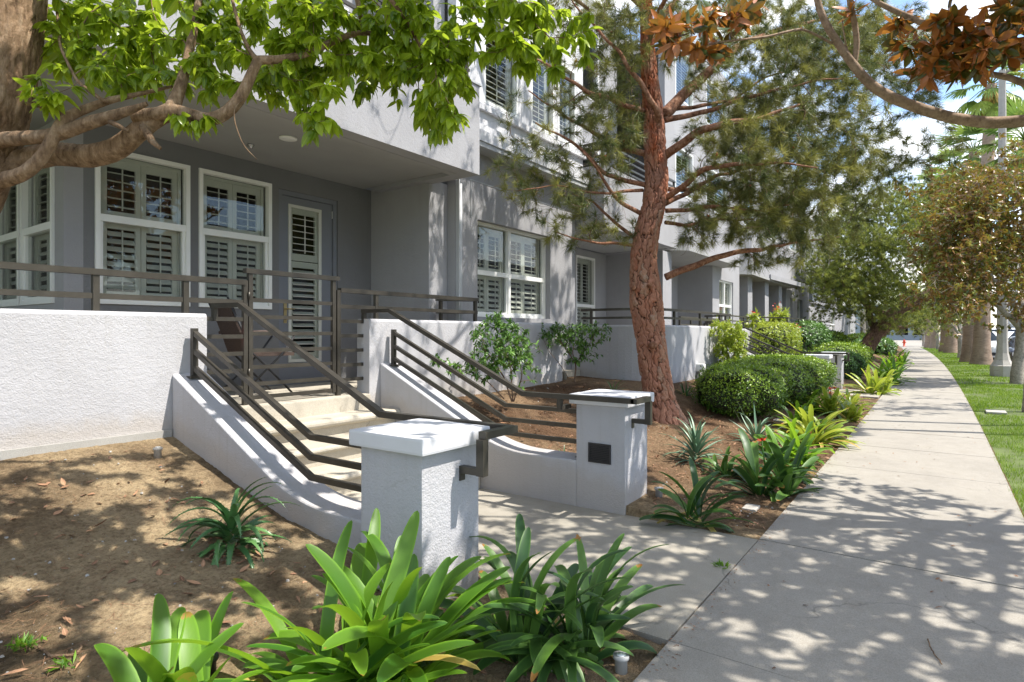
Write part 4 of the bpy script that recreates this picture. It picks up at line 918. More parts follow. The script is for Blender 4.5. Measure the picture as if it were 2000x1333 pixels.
# gate
gt = thing('gate', 'bronze bar gate standing closed at the top of the steps', 'gate', (3.09, 5.18, ZF))
r = MB(); r.box(3.09, 3.13, 5.16, 5.2, .88, 2.04); r.box(4.02, 4.06, 5.16, 5.2, .88, 2.04)
for z in (1.80, 1.645, 1.49, 1.335, 1.18, 1.025, .90): r.rail([(3.125, 5.18, z), (4.025, 5.18, z)], .026, .036)
gf = r.build('gate_frame', M['metal'], gt)
r = MB(); r.box(3.06, 4.10, 5.15, 5.21, 2.041, 2.085); r.build('gate_top_rail', M['metal'], gt)
for z in (1.1, 1.8): r = MB(); r.lathe((3.085, 5.15, z), [(.01, 0), (.01, .07)], 8); r.build('hinge', M['metal'], gt)
# right porch rail
r = MB(); r.box(4.075, 4.12, 5.158, 5.202, .70, 1.945)
rail_panel(r, [(4.12, 5.18), (6.42, 5.18)], [1.945, 1.775], topw=.06, ht=.042); rail_panel(r, [(6.42, 5.215), (5.97, 5.52)], [1.945, 1.775], topw=.06, ht=.042)
for z in (1.62, 1.465, 1.31, 1.155, 1.0): r.rail([(4.1, 5.18, z), (4.43, 5.18, z)], .028, .036)
for x, y in ((4.62, 5.18), (6.38, 5.18), (6.02, 5.48)): r.box(x - .02, x + .02, y - .02, y + .02, 1.65 if y < 5.3 else ZF, 1.925)
tag(r.build('porch_railing', M['metal']), 'bronze porch railing right of the gate turning back to the house wall', 'railing', 'horizontal bar porch railings')
# railing on the curved wall
r = MB(); pl = [(9.56, 5.3), (9.53, 4.75)] + [(10.23 - .7 * math.cos(a), 4.64 - .7 * math.sin(a)) for a in np.linspace(0, PI / 2, 8)] + [(12.5, 3.94), (13.9, 3.96)] + [(13.95 + .8 * math.sin(a), 4.76 - .8 * math.cos(a)) for a in np.linspace(.1, PI / 2, 6)]
rail_panel(r, pl, [1.90, 1.755], topw=.055, ht=.04, posts=[(9.55, 5.1), (9.75, 4.2), (10.5, 3.94), (11.9, 3.94), (13.2, 3.95), (14.5, 4.2), (14.75, 4.7)], z0=1.63)
tag(r.build('porch_railing', M['metal']), 'porch railing on the curved garden wall behind the pine trunk', 'railing', 'horizontal bar porch railings')
r = MB(); rail_panel(r, [(14.5, 5.3), (17.8, 5.3)], [1.88, 1.70, 1.5], posts=[(x, 5.3) for x in (14.5, 15.3, 16.1, 16.9, 17.7)], z0=ZF)
rail_panel(r, [(18.3, 5.17), (20.8, 5.25), (21.9, 4.3), (28, 4.4), (34, 4.6)], [2.0, 1.85], posts=[(18.3, 5.17), (20, 5.22), (21.9, 4.3), (24, 4.33), (26, 4.37), (28, 4.4)], z0=1.62)
tag(r.build('porch_railing', M['metal']), 'far porch railing beyond the farther staircase', 'railing', 'horizontal bar porch railings')

# porch chair behind the gate
ch = thing('chair', 'dark wicker folding armchair on the shaded porch behind the gate', 'chair', (3.75, 6.15, ZF))
a = rad(-8); ca, sa = math.cos(a), math.sin(a)
def cc(u, v, z): return (3.60 + u * ca - v * sa, 6.12 + u * sa + v * ca, ZF + z)
def cbox(mb, u0, u1, v0, v1, z0, z1, lean=0):
    V = [cc(u + lean * (z - .42), v, z) for z in (z0, z1) for v in (v0, v1) for u in (u0, u1)]
    mb.add(V, [[0, 2, 3, 1], [4, 5, 7, 6], [0, 1, 5, 4], [2, 6, 7, 3], [0, 4, 6, 2], [1, 3, 7, 5]])
r = MB(); cbox(r, -.05, .45, -.25, .25, .41, .445); r.build('seat', M['wicker'], ch)
r = MB(); cbox(r, -.06, -.02, -.24, .24, .45, 1.0, -.35); r.build('backrest', M['wicker'], ch)
for s_ in (-.27, .27):
    r = MB(); r.tube([cc(-.27, s_, 1.02), cc(-.02, s_, .45), cc(.42, s_, 0)], .011, 8); r.build('leg', M['black'], ch)
    r = MB(); r.tube([cc(.44, s_, .62), cc(.30, s_, .43), cc(-.15, s_, 0)], .011, 8); r.build('leg', M['black'], ch)
    r = MB(); r.tube([cc(-.15, s_, .66), cc(.1, s_, .67), cc(.44, s_, .64)], .017, 8); r.build('armrest', M['wicker'], ch)
r = MB(); r.bbox(2.42, 2.80, 5.95, 6.25, 1.36, 1.60, .03); tb = r.build('cooler', M['red']); tag(tb, 'small red box glimpsed on the porch behind the left wall end', 'box')
r = MB(); r.bbox(2.36, 2.86, 5.9, 6.3, 1.32, 1.358, .005)
for x in (2.4, 2.82):
    for y in (5.94, 6.26): r.box(x - .015, x + .015, y - .015, y + .015, ZF, 1.33)
tag(r.build('side_table', M['black']), 'small dark side table under the red box on the porch', 'table')

# ------------------------------------------------------------------ big pine with red bark
def pxpath(rows, dflt):
    """rows (px, py, radius in m[, depth]) -> x, y, z, r"""
    o = []
    for r in rows:
        p = P(r[0], r[1], d=r[3] if len(r) > 3 else dflt); o.append((*p, r[2]))
    return np.array(o)
def worley(u, v, per, seed):
    """F1, F2 - F1 and cell id of jittered cells, periodic in u with period per"""
    iu = np.floor(u).astype(int); iv = np.floor(v).astype(int)
    def h(a, b, k):
        q = np.sin((a % per) * 127.1 + b * 311.7 + k * 74.7 + seed) * 43758.5453; return q - np.floor(q)
    f1 = np.full(u.shape, 9.0); f2 = np.full(u.shape, 9.0); cid = np.zeros(u.shape)
    for a in (-1, 0, 1):
        for b_ in (-1, 0, 1):
            cu = iu + a; cv = iv + b_; d = np.hypot(cu + .1 + .8 * h(cu, cv, 1) - u, cv + .1 + .8 * h(cu, cv, 2) - v)
            c = h(cu, cv, 3); m_ = d < f1; f2 = np.where(m_, f1, np.minimum(f2, d)); cid = np.where(m_, c, cid); f1 = np.where(m_, d, f1)
    return f1, f2 - f1, cid
def plated_tube(mb, path, step, seg, cellu, cellv, amp, seed, knots=()):
    q = resample(path, step); n = len(q); pts = q[:, :3]; t = np.gradient(pts, axis=0); t /= np.linalg.norm(t, axis=1)[:, None]
    r = np.array((1.0, 0.2, 0)); an = np.linspace(0, 2 * PI, seg, endpoint=False); C = np.empty((n, seg, 3)); Nn = np.empty((n, seg, 3))
    for i in range(n):
        r = r - t[i] * (r @ t[i]); r /= np.linalg.norm(r); qq = np.cross(t[i], r)
        Nn[i] = np.cos(an)[:, None] * r + np.sin(an)[:, None] * qq; C[i] = pts[i]
    R0 = float(np.mean(q[:, 3])); per = max(5, int(round(2 * PI * R0 / cellu))); s_ = np.arange(n) * step
    U = np.broadcast_to(an / (2 * PI) * per, (n, seg)); V = np.broadcast_to((s_ / cellv)[:, None], (n, seg))
    wu = .22 * np.sin(V * 2.3 + np.sin(U * 2 * PI / per * 3) * 2) + .16 * np.sin(V * 6.1 + 1 + 2 * np.sin(U * 2 * PI / per * 5)) + .12 * np.sin(V * 17 + U * 2)
    f1, e, cid = worley(U + wu, V + .3 * np.sin(U * 1.7) + .08 * np.sin(U * 6.3 + V * 9), per, seed); _, e2, c2 = worley((U + wu) * 3, V * 4, per * 3, seed + 5)
    edge = sstep(0.02, 0.34, e) ** .7; lay = (cid - .5) * .5
    H = amp * (edge + lay * edge + .35 * sstep(0, .3, e2) * edge + .15 * (c2 - .5)) - amp * .6
    lump = 1 + .05 * np.sin(an * 2 + 1)[None] * np.sin(s_ * 2.1 + 2)[:, None] + .035 * np.sin(an * 5 + 3)[None] * np.sin(s_ * 5)[:, None]
    rad_ = q[:, 3][:, None] * lump + H * np.minimum(1, q[:, 3] / .12)[:, None]
    X = C + Nn * rad_[..., None]
    for kp, kr, kh in knots:   # swellings round pruned limbs
        d = np.linalg.norm(X - kp, axis=2); X += Nn * (kh * np.exp(-(d / kr) ** 2) * (1 - .75 * np.exp(-(d / (kr * .45)) ** 4)))[..., None]
    i, j = np.meshgrid(np.arange(n - 1), np.arange(seg), indexing='ij')
    F = np.stack([i * seg + j, i * seg + (j + 1) % seg, (i + 1) * seg + (j + 1) % seg, (i + 1) * seg + j], -1).reshape(-1, 4)
    hgt = (s_[:, None] / s_[-1]) * np.ones((n, seg))
    A = np.stack([edge * .8 + .2 * sstep(0, .3, e2), 1 - hgt, np.clip(cid * .75 + c2 * .25, 0, 1)], -1)
    mb.add(X.reshape(-1, 3), F, 0, A.reshape(-1, 3), True); return q
PD = 8.55
pine = thing('pine_tree', 'large pine with thick red plated bark trunk and low spreading limbs in the garden bed', 'pine tree', P(1290, 815, d=PD))
trunk_rows = [(1303, 860, 0.42), (1298, 835, 0.33), (1293, 812, 0.265), (1289, 785, 0.211), (1284, 750, 0.194), (1276, 705, 0.184), (1270, 660, 0.184), (1265, 620, 0.200), (1262, 590, 0.211), (1261, 560, 0.205), (1258, 530, 0.189), (1256, 500, 0.180), (1264, 450, 0.169), (1278, 400, 0.151), (1283, 350, 0.146), (1279, 300, 0.135), (1278, 250, 0.128), (1274, 200, 0.122), (1268, 150, 0.104), (1264, 80, 0.090), (1262, 0, 0.079), (1258, -120, 0.068, 8.6), (1262, -300, 0.050, 8.7), (1270, -460, 0.027, 8.8)]
tp = pxpath(trunk_rows, PD); tb = MB()
def kp(px, py): return P(px, py, d=PD - .27)
plated_tube(tb, tp, .0115, 280, .048, .26, .020, 3, [(kp(1270, 562), .09, .03), (kp(1240, 562), .08, .03), (kp(1276, 672), .13, .045), (kp(1262, 590), .3, .02), (kp(1290, 590), .12, .03)])
tk = tb.build('trunk', M['pine_bark'], pine)
for px, py, r in ((1270, 557, .034), (1238, 562, .03), (1277, 674, .045), (1290, 580, .028)):
    c = P(px, py, d=PD - .30 + .1 * (abs(px - 1262) > 20)); b = MB(); n_ = np.array([-FW[0], -FW[1], .1]); 
    b.tube([c + n_ * -.08, c + n_ * -.01, c + n_ * .008], [r * 1.15, r * 1.1, r * .8], 14); b.build('pruned_stub', M['bark_red'], tk)
sk = Skel(); sk.path(tp[10:], .08, 0, True); sk.tubes = []
limbs = [
 [(1300, 542, .07), (1330, 528, .066), (1380, 512, .058), (1430, 494, .05), (1480, 487, .04), (1530, 480, .028, 8.9), (1580, 470, .02, 9.2), (1640, 465, .012, 9.5)],
 [(1300, 412, .045), (1350, 410, .036), (1410, 404, .03, 8.3), (1470, 412, .02, 8.1), (1540, 402, .012, 8)],
 [(1300, 398, .05), (1350, 372, .045, 8.8), (1400, 345, .035, 9.1), (1470, 325, .025, 9.5), (1560, 300, .013, 9.9)],
 [(1298, 305, .085), (1330, 282, .08, 8.3), (1362, 258, .07, 8.1), (1410, 243, .055, 7.9), (1480, 232, .035, 7.8), (1560, 205, .02, 7.8)],
 [(1298, 225, .12), (1335, 185, .105, 8.8), (1385, 140, .09, 9.0), (1440, 92, .075, 9.3), (1520, 58, .05, 9.6), (1600, 40, .03, 10), (1690, 10, .015, 10.4)],
 [(1298, 235, .06), (1380, 218, .045), (1480, 185, .03, 8.3), (1580, 160, .018, 8.1), (1680, 150, .01, 8)],
 [(1300, 435, .04), (1340, 440, .034, 8.8), (1400, 430, .026, 9.1), (1470, 428, .018, 9.4)],
 [(1300, 388, .06), (1345, 355, .055, 8.2), (1380, 330, .045, 7.9), (1450, 318, .03, 7.6), (1530, 320, .018, 7.3), (1600, 330, .01, 7.1)],
 [(1300, 215, .05), (1345, 210, .04, 8.9), (1420, 200, .03, 9.4), (1500, 150, .02, 9.9), (1590, 120, .012, 10.4)],
 [(1262, 362, .05), (1220, 352, .045), (1180, 340, .04, 8.4), (1150, 310, .034, 8.2), (1125, 280, .028, 8.1), (1090, 262, .02, 8.0), (1045, 240, .013, 7.9)],
 [(1256, 420, .045), (1220, 400, .038, 8.3), (1190, 372, .03, 8.1), (1165, 330, .022, 8.0), (1140, 300, .014, 7.9)],
 [(1262, 218, .05), (1200, 200, .042, 8.3), (1150, 180, .035, 8.1), (1090, 140, .024, 7.9), (1030, 110, .012, 7.8)],
 [(1244, 480, .035), (1190, 476, .026, 8.3), (1140, 470, .018, 8.1), (1085, 455, .01, 8)],
 [(1246, 470, .04), (1195, 430, .03, 8.6), (1160, 395, .022, 8.8), (1120, 380, .012, 9)],
 [(1288, 255, .07), (1282, 215, .06, 8.3), (1250, 160, .045, 8.1), (1210, 105, .03, 8), (1150, 40, .02, 7.9), (1110, -10, .01, 7.8)],
 [(1255, 372, .035), (1160, 378, .022, 8.2), (1080, 362, .014, 8), (1010, 372, .007, 7.8)],
 [(1258, 300, .06), (1200, 285, .05, 8.9), (1140, 250, .04, 9.1), (1090, 215, .025, 9.2), (1030, 180, .012, 9.3)],
 [(1272, 60, .06), (1330, -10, .05, 8.8), (1400, -100, .04, 9), (1500, -160, .025, 9.3), (1600, -200, .015, 9.5)],
 [(1262, 20, .06), (1180, -60, .05, 8.4), (1080, -140, .035, 8.2), (980, -180, .02, 8)],
 [(1264, 90, .05), (1290, 20, .04, 7.8), (1330, -80, .03, 7), (1380, -220, .02, 6.3)],
 [(1262, -60, .05), (1230, -150, .04, 9.5), (1200, -230, .03, 10.2), (1150, -300, .02, 10.8)],
 [(1305, 370, .045), (1380, 372, .035, 9.2), (1450, 350, .03, 9.8), (1540, 360, .02, 10.4), (1620, 380, .012, 11)],
]
main_l = []
for r in limbs:
    r = [(a[0], a[1], a[2] * .74, *a[3:]) for a in r]
    q = sk.path(pxpath(r, PD), .06, .018); main_l.append(q)
ell_r = [(1420, 20, 110, 50, 8.4, 10.8, 1.3), (1580, 100, 140, 70, 8.6, 11, 1.2), (1350, 130, 60, 60, 8.2, 10), (1500, 280, 150, 60, 9, 10.6), (1740, 60, 90, 60, 8.6, 10.6), (1540, 220, 120, 80, 7.8, 10.2), (1680, 360, 70, 60, 8.6, 10.6, .9), (1500, 380, 90, 50, 7.6, 9.8), (1380, 60, 70, 60, 8, 10), (1620, 60, 130, 70, 8.2, 10.4, 1.2), (1780, 130, 90, 90, 8.6, 10.6, .8), (1440, 240, 90, 60, 7.8, 9.8), (1620, 400, 70, 50, 8.4, 10.4, .9), (1850, 300, 50, 40, 9, 10.4, .5), (1400, 330, 90, 60, 7.6, 9.6), (1480, 300, 100, 90, 7.4, 9.8), (1560, 330, 110, 110, 7.2, 10.4, 1.25), (1640, 270, 90, 90, 7.6, 10.4), (1460, 420, 110, 55, 7.6, 9.8, 1.6), (1560, 440, 90, 60, 8, 10.2, 1.5), (1480, 500, 70, 25, 8.4, 9.2, 1.2), (1700, 320, 70, 70, 8, 10.6, .8), (1600, 170, 110, 80, 7.8, 10.2), (1720, 200, 80, 70, 8, 10.2, .8), (1450, 150, 110, 80, 7.8, 10), (1500, 60, 150, 70, 8, 10.4), (1700, 80, 110, 80, 8.6, 10.6, .9), (1820, 240, 60, 50, 8.8, 10, .6), (1360, 450, 50, 50, 8, 9.2), (1790, 320, 60, 50, 9, 10.5, .45)]
ell_l = [(1130, 30, 90, 50, 7.8, 9.4, 1.0), (1210, 60, 70, 60, 7.8, 9.2), (1200, 330, 45, 50, 7.8, 9, .9), (1000, 330, 50, 50, 7.6, 8.2, .3), (1190, 240, 65, 60, 7.8, 9, 2.0), (1120, 200, 60, 70, 7.8, 9.2, .9), (1200, 130, 70, 80, 7.8, 9.2), (1150, 310, 70, 50, 7.8, 9.0, .9), (1060, 300, 70, 70, 7.6, 8.6, .45), (1100, 380, 90, 60, 7.6, 8.8, .5), (1040, 370, 60, 60, 7.6, 8.4, .35), (1190, 450, 60, 30, 8.0, 8.7, 1.3), (1120, 450, 60, 60, 7.8, 8.6, .5), (1080, 60, 90, 70, 7.8, 9.4, .8), (1250, 40, 90, 60, 7.6, 9.4), (1010, 260, 50, 90, 7.7, 8.3, .3)]
tg = np.vstack([px_targets(ell_r, 1650), px_targets(ell_l, 560)])
up = outside_targets((7.6, 3.3, 6.3), (3.6, 3.0, 1.9), 330, m=20)
first = sk.grow(tg[::4], rt=.004, k=.014, wob=.02, rmax=.022, sag=.05)
second = sk.grow(np.delete(tg, np.s_[::4], 0), rt=.0026, k=.010, wob=.02, rmax=.013, sag=.08)
third = sk.grow(up, rt=.004, k=.012, wob=.02, rmax=.03)
bare = sk.grow(np.vstack([px_targets([(1060, 330, 90, 70, 7.6, 8.8), (1120, 380, 90, 80, 7.7, 9), (1180, 420, 60, 60, 7.8, 8.8)], 170), px_targets([(1500, 300, 190, 170, 7.6, 10)], 120)]), rt=.0016, k=.006, wob=.035, rmax=.006, sag=.25)
third = third + bare; n_bare = len(bare)
lm = MB(); sk.mesh(lm, main_l); lm.build('limb', M['bark_red'], pine)
tm = MB(); sk.mesh(tm, first + second + third); tm.build('twigs', M['twig'], pine)
nm = MB(); bud_pts = []
for q in first + second:
    k = len(q); T = q[-1, :3] - q[max(0, k - 3), :3]; T /= np.linalg.norm(T) + 1e-9; r0 = RNG.uniform()
    tuft(nm, q[-1, :3], T, 32, .15, .0062, .85, r0)
    x0 = Qp(q[-1, :3])[0]; dense = 1.1 if x0 > 1330 else .55
    for f in (.92, .82, .7, .58, .45):
        if RNG.uniform() < dense * (f + .15): i = int(k * f); tuft(nm, q[i, :3] + RNG.normal(0, .03, 3), T, 24, .145, .006, 1.1, r0)
    if RNG.uniform() < .10: bud_pts.append((q[-1, :3], T))
for q in third[:-n_bare]:
    T = q[-1, :3] - q[-3, :3]; T /= np.linalg.norm(T) + 1e-9
    tuft(nm, q[-1, :3], T, 26, .13, .006, 1.0); tuft(nm, q[int(len(q) * .7), :3], T, 22, .13, .006, 1.1)
nm.build('needles', M['needle'], pine); 
for p, T in bud_pts[:100]:
    bd = MB(); T2_ = T * .03 + np.array((0, 0, .012)); bd.tube([p, p + T2_ * .5, p + T2_], [.010, .014, .005], 7); bd.build('bud', M['bud'], pine)

# ------------------------------------------------------------------ camphor tree at the left edge
cam_t = thing('broadleaf_tree', 'bright green broadleaf tree with brown furrowed trunk leaning in at the left edge', 'tree', (0.65, 3.15, .25))
tr_rows = [(-190, 1000, .20, 2.75), (-160, 800, .17, 2.72), (-135, 600, .155, 2.7), (-100, 430, .15, 2.68), (-48, 320, .14, 2.66), (-14, 200, .132, 2.64), (6, 80, .128, 2.64), (24, -40, .125, 2.66), (45, -260, .12, 2.7), (60, -520, .09, 2.8), (90, -800, .05, 2.9)]
tp = pxpath(tr_rows, 2.7); tp = np.vstack([[tp[0][0] - .04, tp[0][1] - .0, 0.0, .26], tp]); b = MB(); plated_tube(b, tp, .012, 140, .030, .13, .006, 17); b.build('trunk', M['bark'], cam_t)
sk = Skel(); sk.path(tp[4:], .05); sk.tubes = []
D = 2.7
L1 = [[(-80, 360, .07), (-20, 335, .06), (40, 318, .052), (110, 302, .05), (170, 308, .05), (225, 292, .046, 2.65), (262, 262, .04, 2.6), (300, 232, .037, 2.6), (335, 215, .034, 2.6)],
      [(335, 215, .030, 2.6), (345, 190, .026, 2.62), (352, 165, .024, 2.64), (365, 120, .02, 2.7), (380, 40, .017, 2.8), (400, -40, .014, 2.9)],
      [(262, 228, .030, 2.58), (310, 226, .03, 2.58), (345, 215, .03, 2.58), (385, 232, .029, 2.58), (420, 238, .027, 2.58), (455, 215, .026, 2.58), (480, 180, .023, 2.6), (492, 145, .021, 2.62), (503, 118, .020, 2.64)],
      [(503, 118, .020, 2.64), (550, 118, .018, 2.66), (610, 98, .016, 2.7), (660, 75, .014, 2.75), (710, 62, .012, 2.8), (755, 70, .009, 2.85)],
      [(503, 118, .014, 2.64), (490, 108, .010, 2.66), (470, 60, .008, 2.7), (450, -10, .007, 2.75)],
      [(0, 275, .034, 2.6), (60, 268, .029, 2.55), (120, 262, .027, 2.52), (180, 238, .026, 2.5), (230, 222, .022, 2.5), (285, 200, .009, 2.5)],
      [(-60, 395, .05, 2.6), (0, 355, .034, 2.55), (50, 342, .028, 2.5), (85, 310, .024, 2.5), (105, 265, .024, 2.5), (125, 225, .022, 2.52), (160, 215, .018, 2.55), (205, 195, .015, 2.6), (260, 185, .010, 2.65), (340, 168, .006, 2.7)],
      [(125, 225, .012, 2.52), (100, 212, .008, 2.5), (50, 203, .006, 2.45)],
      [(205, 200, .009, 2.58), (150, 160, .007, 2.6), (120, 90, .006, 2.7), (110, 0, .006, 2.8)],
      [(710, 62, .010, 2.8), (700, 20, .012, 2.8), (690, -60, .014, 2.8)],
      [(40, -200, .06, 2.68), (200, -240, .05, 2.6), (420, -220, .04, 2.5), (640, -160, .03, 2.5), (860, -110, .022, 2.6), (1040, -60, .014, 2.7), (1150, 20, .007, 2.8)],
      [(40, -120, .05, 2.66), (160, -140, .045, 2.9), (300, -120, .035, 3.2), (470, -60, .022, 3.5), (640, -20, .012, 3.7)],
      [(640, -160, .02, 2.5), (720, -60, .014, 2.6), (790, 40, .009, 2.7), (840, 130, .005, 2.75)],
      [(50, -400, .06, 2.75), (160, -560, .045, 2.4), (400, -700, .03, 2.1), (800, -800, .02, 1.9)]]
ml = [sk.path(pxpath(r, D), .035, .006) for r in L1]
# two pruned stubs and a dangling twig
ml.append(sk.path(pxpath([(280, 248, .02, 2.58), (298, 278, .014, 2.55), (313, 290, .008, 2.53)], D), .03, 0, False)); ml.append(sk.path(pxpath([(215, 238, .012, 2.5), (235, 248, .010, 2.48), (250, 257, .007, 2.47)], D), .03, 0, False))
ml.append(sk.path(pxpath([(475, 195, .003, 2.58), (457, 210, .0026, 2.55), (458, 240, .0023, 2.53), (475, 285, .002, 2.52), (502, 312, .0014, 2.5)], D), .02, 0, False))
ellc = [(170, 60, 90, 50, 2.6, 3.3, .8), (250, 40, 110, 45, 2.6, 3.4, .7), (210, 140, 60, 40, 2.6, 3.1, .7), (130, 15, 60, 25, 2.62, 3.2), (300, 10, 110, 22, 2.62, 3.3, .9), (450, 10, 110, 25, 2.62, 3.3), (620, 15, 110, 30, 2.62, 3.2), (800, 20, 100, 35, 2.62, 3.0), (1020, 15, 80, 25, 2.62, 3.0), (180, 70, 100, 75, 2.6, 3.4), (95, 180, 28, 22, 2.4, 2.6, 1.2), (245, 110, 100, 70, 2.6, 3.3, 1.2), (150, 120, 60, 40, 2.4, 3), (350, 90, 90, 70, 2.6, 3.3, .8), (270, 150, 60, 25, 2.6, 3.0), (430, 120, 70, 65, 2.6, 3.2), (370, 232, 34, 12, 2.5, 2.6, 1.5), (480, 40, 90, 50, 2.62, 3.3, .9), (560, 130, 70, 70, 2.62, 3.2), (640, 90, 90, 85, 2.6, 3.2, 1.2), (615, 215, 42, 34, 2.5, 2.75, 1.0), (740, 110, 90, 95, 2.6, 3.1, 1.2), (830, 130, 70, 95, 2.6, 3.0, 1.2), (845, 225, 40, 38, 2.6, 3.0, 1.1), (890, 60, 70, 60, 2.62, 3.0), (900, 180, 40, 55, 2.6, 3.0, .8), (980, 60, 80, 75, 2.62, 3.0), (1060, 90, 70, 60, 2.62, 3.0, 1.0), (1140, 90, 60, 42, 2.6, 3.0, 1.0)]
tg = px_targets(ellc, 560); up = outside_targets((2.3, 1.6, 3.9), (2.5, 2.1, 1.2), 290, keep=lambda p: p[2] > 2.9 and p[1] < 2.75, m=60)
g1 = sk.grow(tg[::3], rt=.0022, k=.010, wob=.008, rmax=.01, sag=-.05); g2 = sk.grow(np.delete(tg, np.s_[::3], 0), rt=.0015, k=.007, wob=.006, rmax=.006); g3 = sk.grow(up, rt=.003, k=.010, wob=.01, rmax=.02)
b = MB(); sk.mesh(b, ml[8:]); sk.mesh(b, g1 + g2 + g3)
for i_, q_ in enumerate(ml[:8]): plated_tube(b, q_, .010, 44, .024, .07, .0045, 30 + i_)
b.build('limb', M['bark'], cam_t)
lf = MB()
for q in g1 + g2: stem_leaves(lf, q, .070, .034, 15, .6, .9, 5, 'oval', .45, .28, .9, rnd=np.clip(RNG.uniform(0, 1) * .8 + RNG.uniform(0, .4, 15), 0, 1))
for q in g3: stem_leaves(lf, q, .10, .052, 22, .8, .7, 3, 'oval', .4, .25, 1.2)
lf.build('leaves', M['camphor'], cam_t)

# ------------------------------------------------------------------ magnolia whose limbs reach in from the right
def whorl(mb, p, t, n, ln, wd, nseg=5):
    t = np.asarray(t, float); a = np.arange(n) * 2.4 + RNG.uniform(0, 6.28); ref = np.cross(t, (0.2, .5, 1)); ref /= np.linalg.norm(ref); r2 = np.cross(t, ref)
    R_ = np.cos(a)[:, None] * ref + np.sin(a)[:, None] * r2; el = RNG.uniform(-.25, 1.5, n)[:, None]
    A = R_ + t * el; A[:, 2] -= .55; Nn = t - R_ * .3 + rv(n) * .8
    leaves(mb, p + t * RNG.uniform(-.06, .02, (n, 1)), A + rv(n) * .3, Nn * np.where(RNG.uniform(0, 1, (n, 1)) < .3, -1, 1), ln * RNG.uniform(.5, 1.12, n), wd * RNG.uniform(.75, 1.15, n), RNG.uniform(-.5, .9, n), 'ell', nseg, .3)
mag = thing('magnolia_tree', 'magnolia overhanging the sidewalk from the right, glossy leaves with rust brown undersides', 'magnolia tree', (6.6, -1.95, 0))
tp = np.array([(6.6, -1.95, -.1, .14), (6.6, -1.93, .6, .11), (6.62, -1.9, 1.4, .10), (6.58, -1.85, 2.1, .10), (6.5, -1.8, 2.8, .085), (6.4, -1.75, 3.6, .07), (6.1, -1.7, 4.6, .05), (5.7, -1.6, 5.4, .03)])
sk = Skel(); tq = sk.path(tp, .05, .01); b = MB(); sk.mesh(b, [tq], 20); b.build('trunk', M['bark_mag'], mag); sk.tubes = []
px_l = [[(2210, 190, .055, 4.5), (2120, 215, .05, 4.6), (2060, 228, .048, 4.7), (2000, 236, .046, 4.75), (1930, 241, .045, 4.8), (1860, 232, .044, 4.85), (1800, 215, .043, 4.9), (1740, 190, .041, 4.9), (1700, 165, .038, 4.9), (1668, 130, .034, 4.9), (1640, 90, .03, 4.9), (1615, 55, .028, 4.9), (1598, 15, .026, 4.9), (1590, -50, .022, 4.9), (1560, -140, .015, 4.8)],
        [(1668, 132, .022, 4.9), (1674, 90, .022, 4.88), (1668, 40, .022, 4.85), (1658, 0, .02, 4.8), (1650, -60, .016, 4.75)],
        [(1664, 128, .008, 4.9), (1650, 90, .006, 4.88), (1645, 40, .005, 4.85)],
        [(1625, 85, .012, 4.9), (1570, 55, .010, 4.8), (1500, 72, .009, 4.7), (1440, 80, .008, 4.6), (1385, 85, .007, 4.6), (1340, 95, .006, 4.5)],
        [(2060, 128, .03, 4.2), (2000, 115, .03, 4.25), (1930, 100, .028, 4.3), (1850, 65, .026, 4.4), (1790, 40, .022, 4.5), (1720, 10, .018, 4.6), (1660, -30, .012, 4.7)],
        [(2060, 190, .026, 4.3), (2000, 165, .024, 4.35), (1960, 148, .022, 4.4), (1920, 145, .02, 4.45), (1890, 125, .016, 4.5), (1875, 95, .010, 4.5)]]
ml = []
for r in px_l: ml.append(sk.path(pxpath(r, 4.9), .05, .004))
def cn(a, b_, r0, r1):
    a = np.array(a, float); b_ = np.array(b_, float); m_ = (a + b_) / 2 + np.array((0, 0, -.08)); ml.append(sk.path(np.array([(*a, r0), (*m_, (r0 + r1) / 2), (*b_, r1)]), .05, .01))
for r, z, r0 in ((px_l[0], 2.15, .07), (px_l[4], 2.6, .05), (px_l[5], 2.5, .04)):
    e = P(r[0][0], r[0][1], d=r[0][3]); cn((6.57, -1.85, z), e, r0, r[0][2])
for e, z, r0 in (((4.3, -2.6, 4.2), 2.6, .05), ((3.4, -1.3, 4.5), 3.0, .05), ((7.6, -2.9, 4.2), 2.8, .05), ((5.0, .2, 5.0), 3.4, .05), ((8.0, -.9, 4.6), 3.2, .04), ((2.6, -2.2, 4.2), 3.3, .04)): cn((6.5, -1.8, z), e, r0, .015)
ellm = [(1310, 55, 45, 30, 4.3, 4.7, 1.3), (1390, 105, 40, 25, 4.4, 4.7, 1.3), (1440, 20, 50, 20, 4.5, 4.8), (1350, 70, 40, 30, 4.4, 4.7), (1500, 8, 60, 16, 4.5, 4.9, .6), (1650, 25, 20, 20, 4.7, 4.9), (1690, 25, 30, 20, 4.7, 4.9), (1780, 70, 45, 35, 4.2, 4.8, 1.4), (1850, 110, 50, 35, 4.2, 4.7, 1.4), (1810, 130, 45, 28, 4.3, 4.7), (1920, 50, 90, 45, 4.0, 4.7, 1.3), (1960, 90, 60, 35, 4.0, 4.6, 1.3), (1890, 140, 50, 18, 4.3, 4.6), (1980, 20, 60, 40, 4, 4.6)]
tg = px_targets(ellm, 92)
up = np.vstack([outside_targets((5.2, -1.5, 4.3), (3.0, 2.1, 1.3), 800, keep=lambda p: p[2] > 2.7 and not (p[0] > 5.2 and p[1] > -.9 and p[2] < 4.2)), outside_targets((3.6, -1.9, 4.0), (2.1, 1.6, .9), 330, keep=lambda p: p[2] > 2.9)])
g1 = sk.grow(tg, rt=.004, k=.009, wob=.008, rmax=.012); g3 = sk.grow(up, rt=.005, k=.010, wob=.01, rmax=.02)
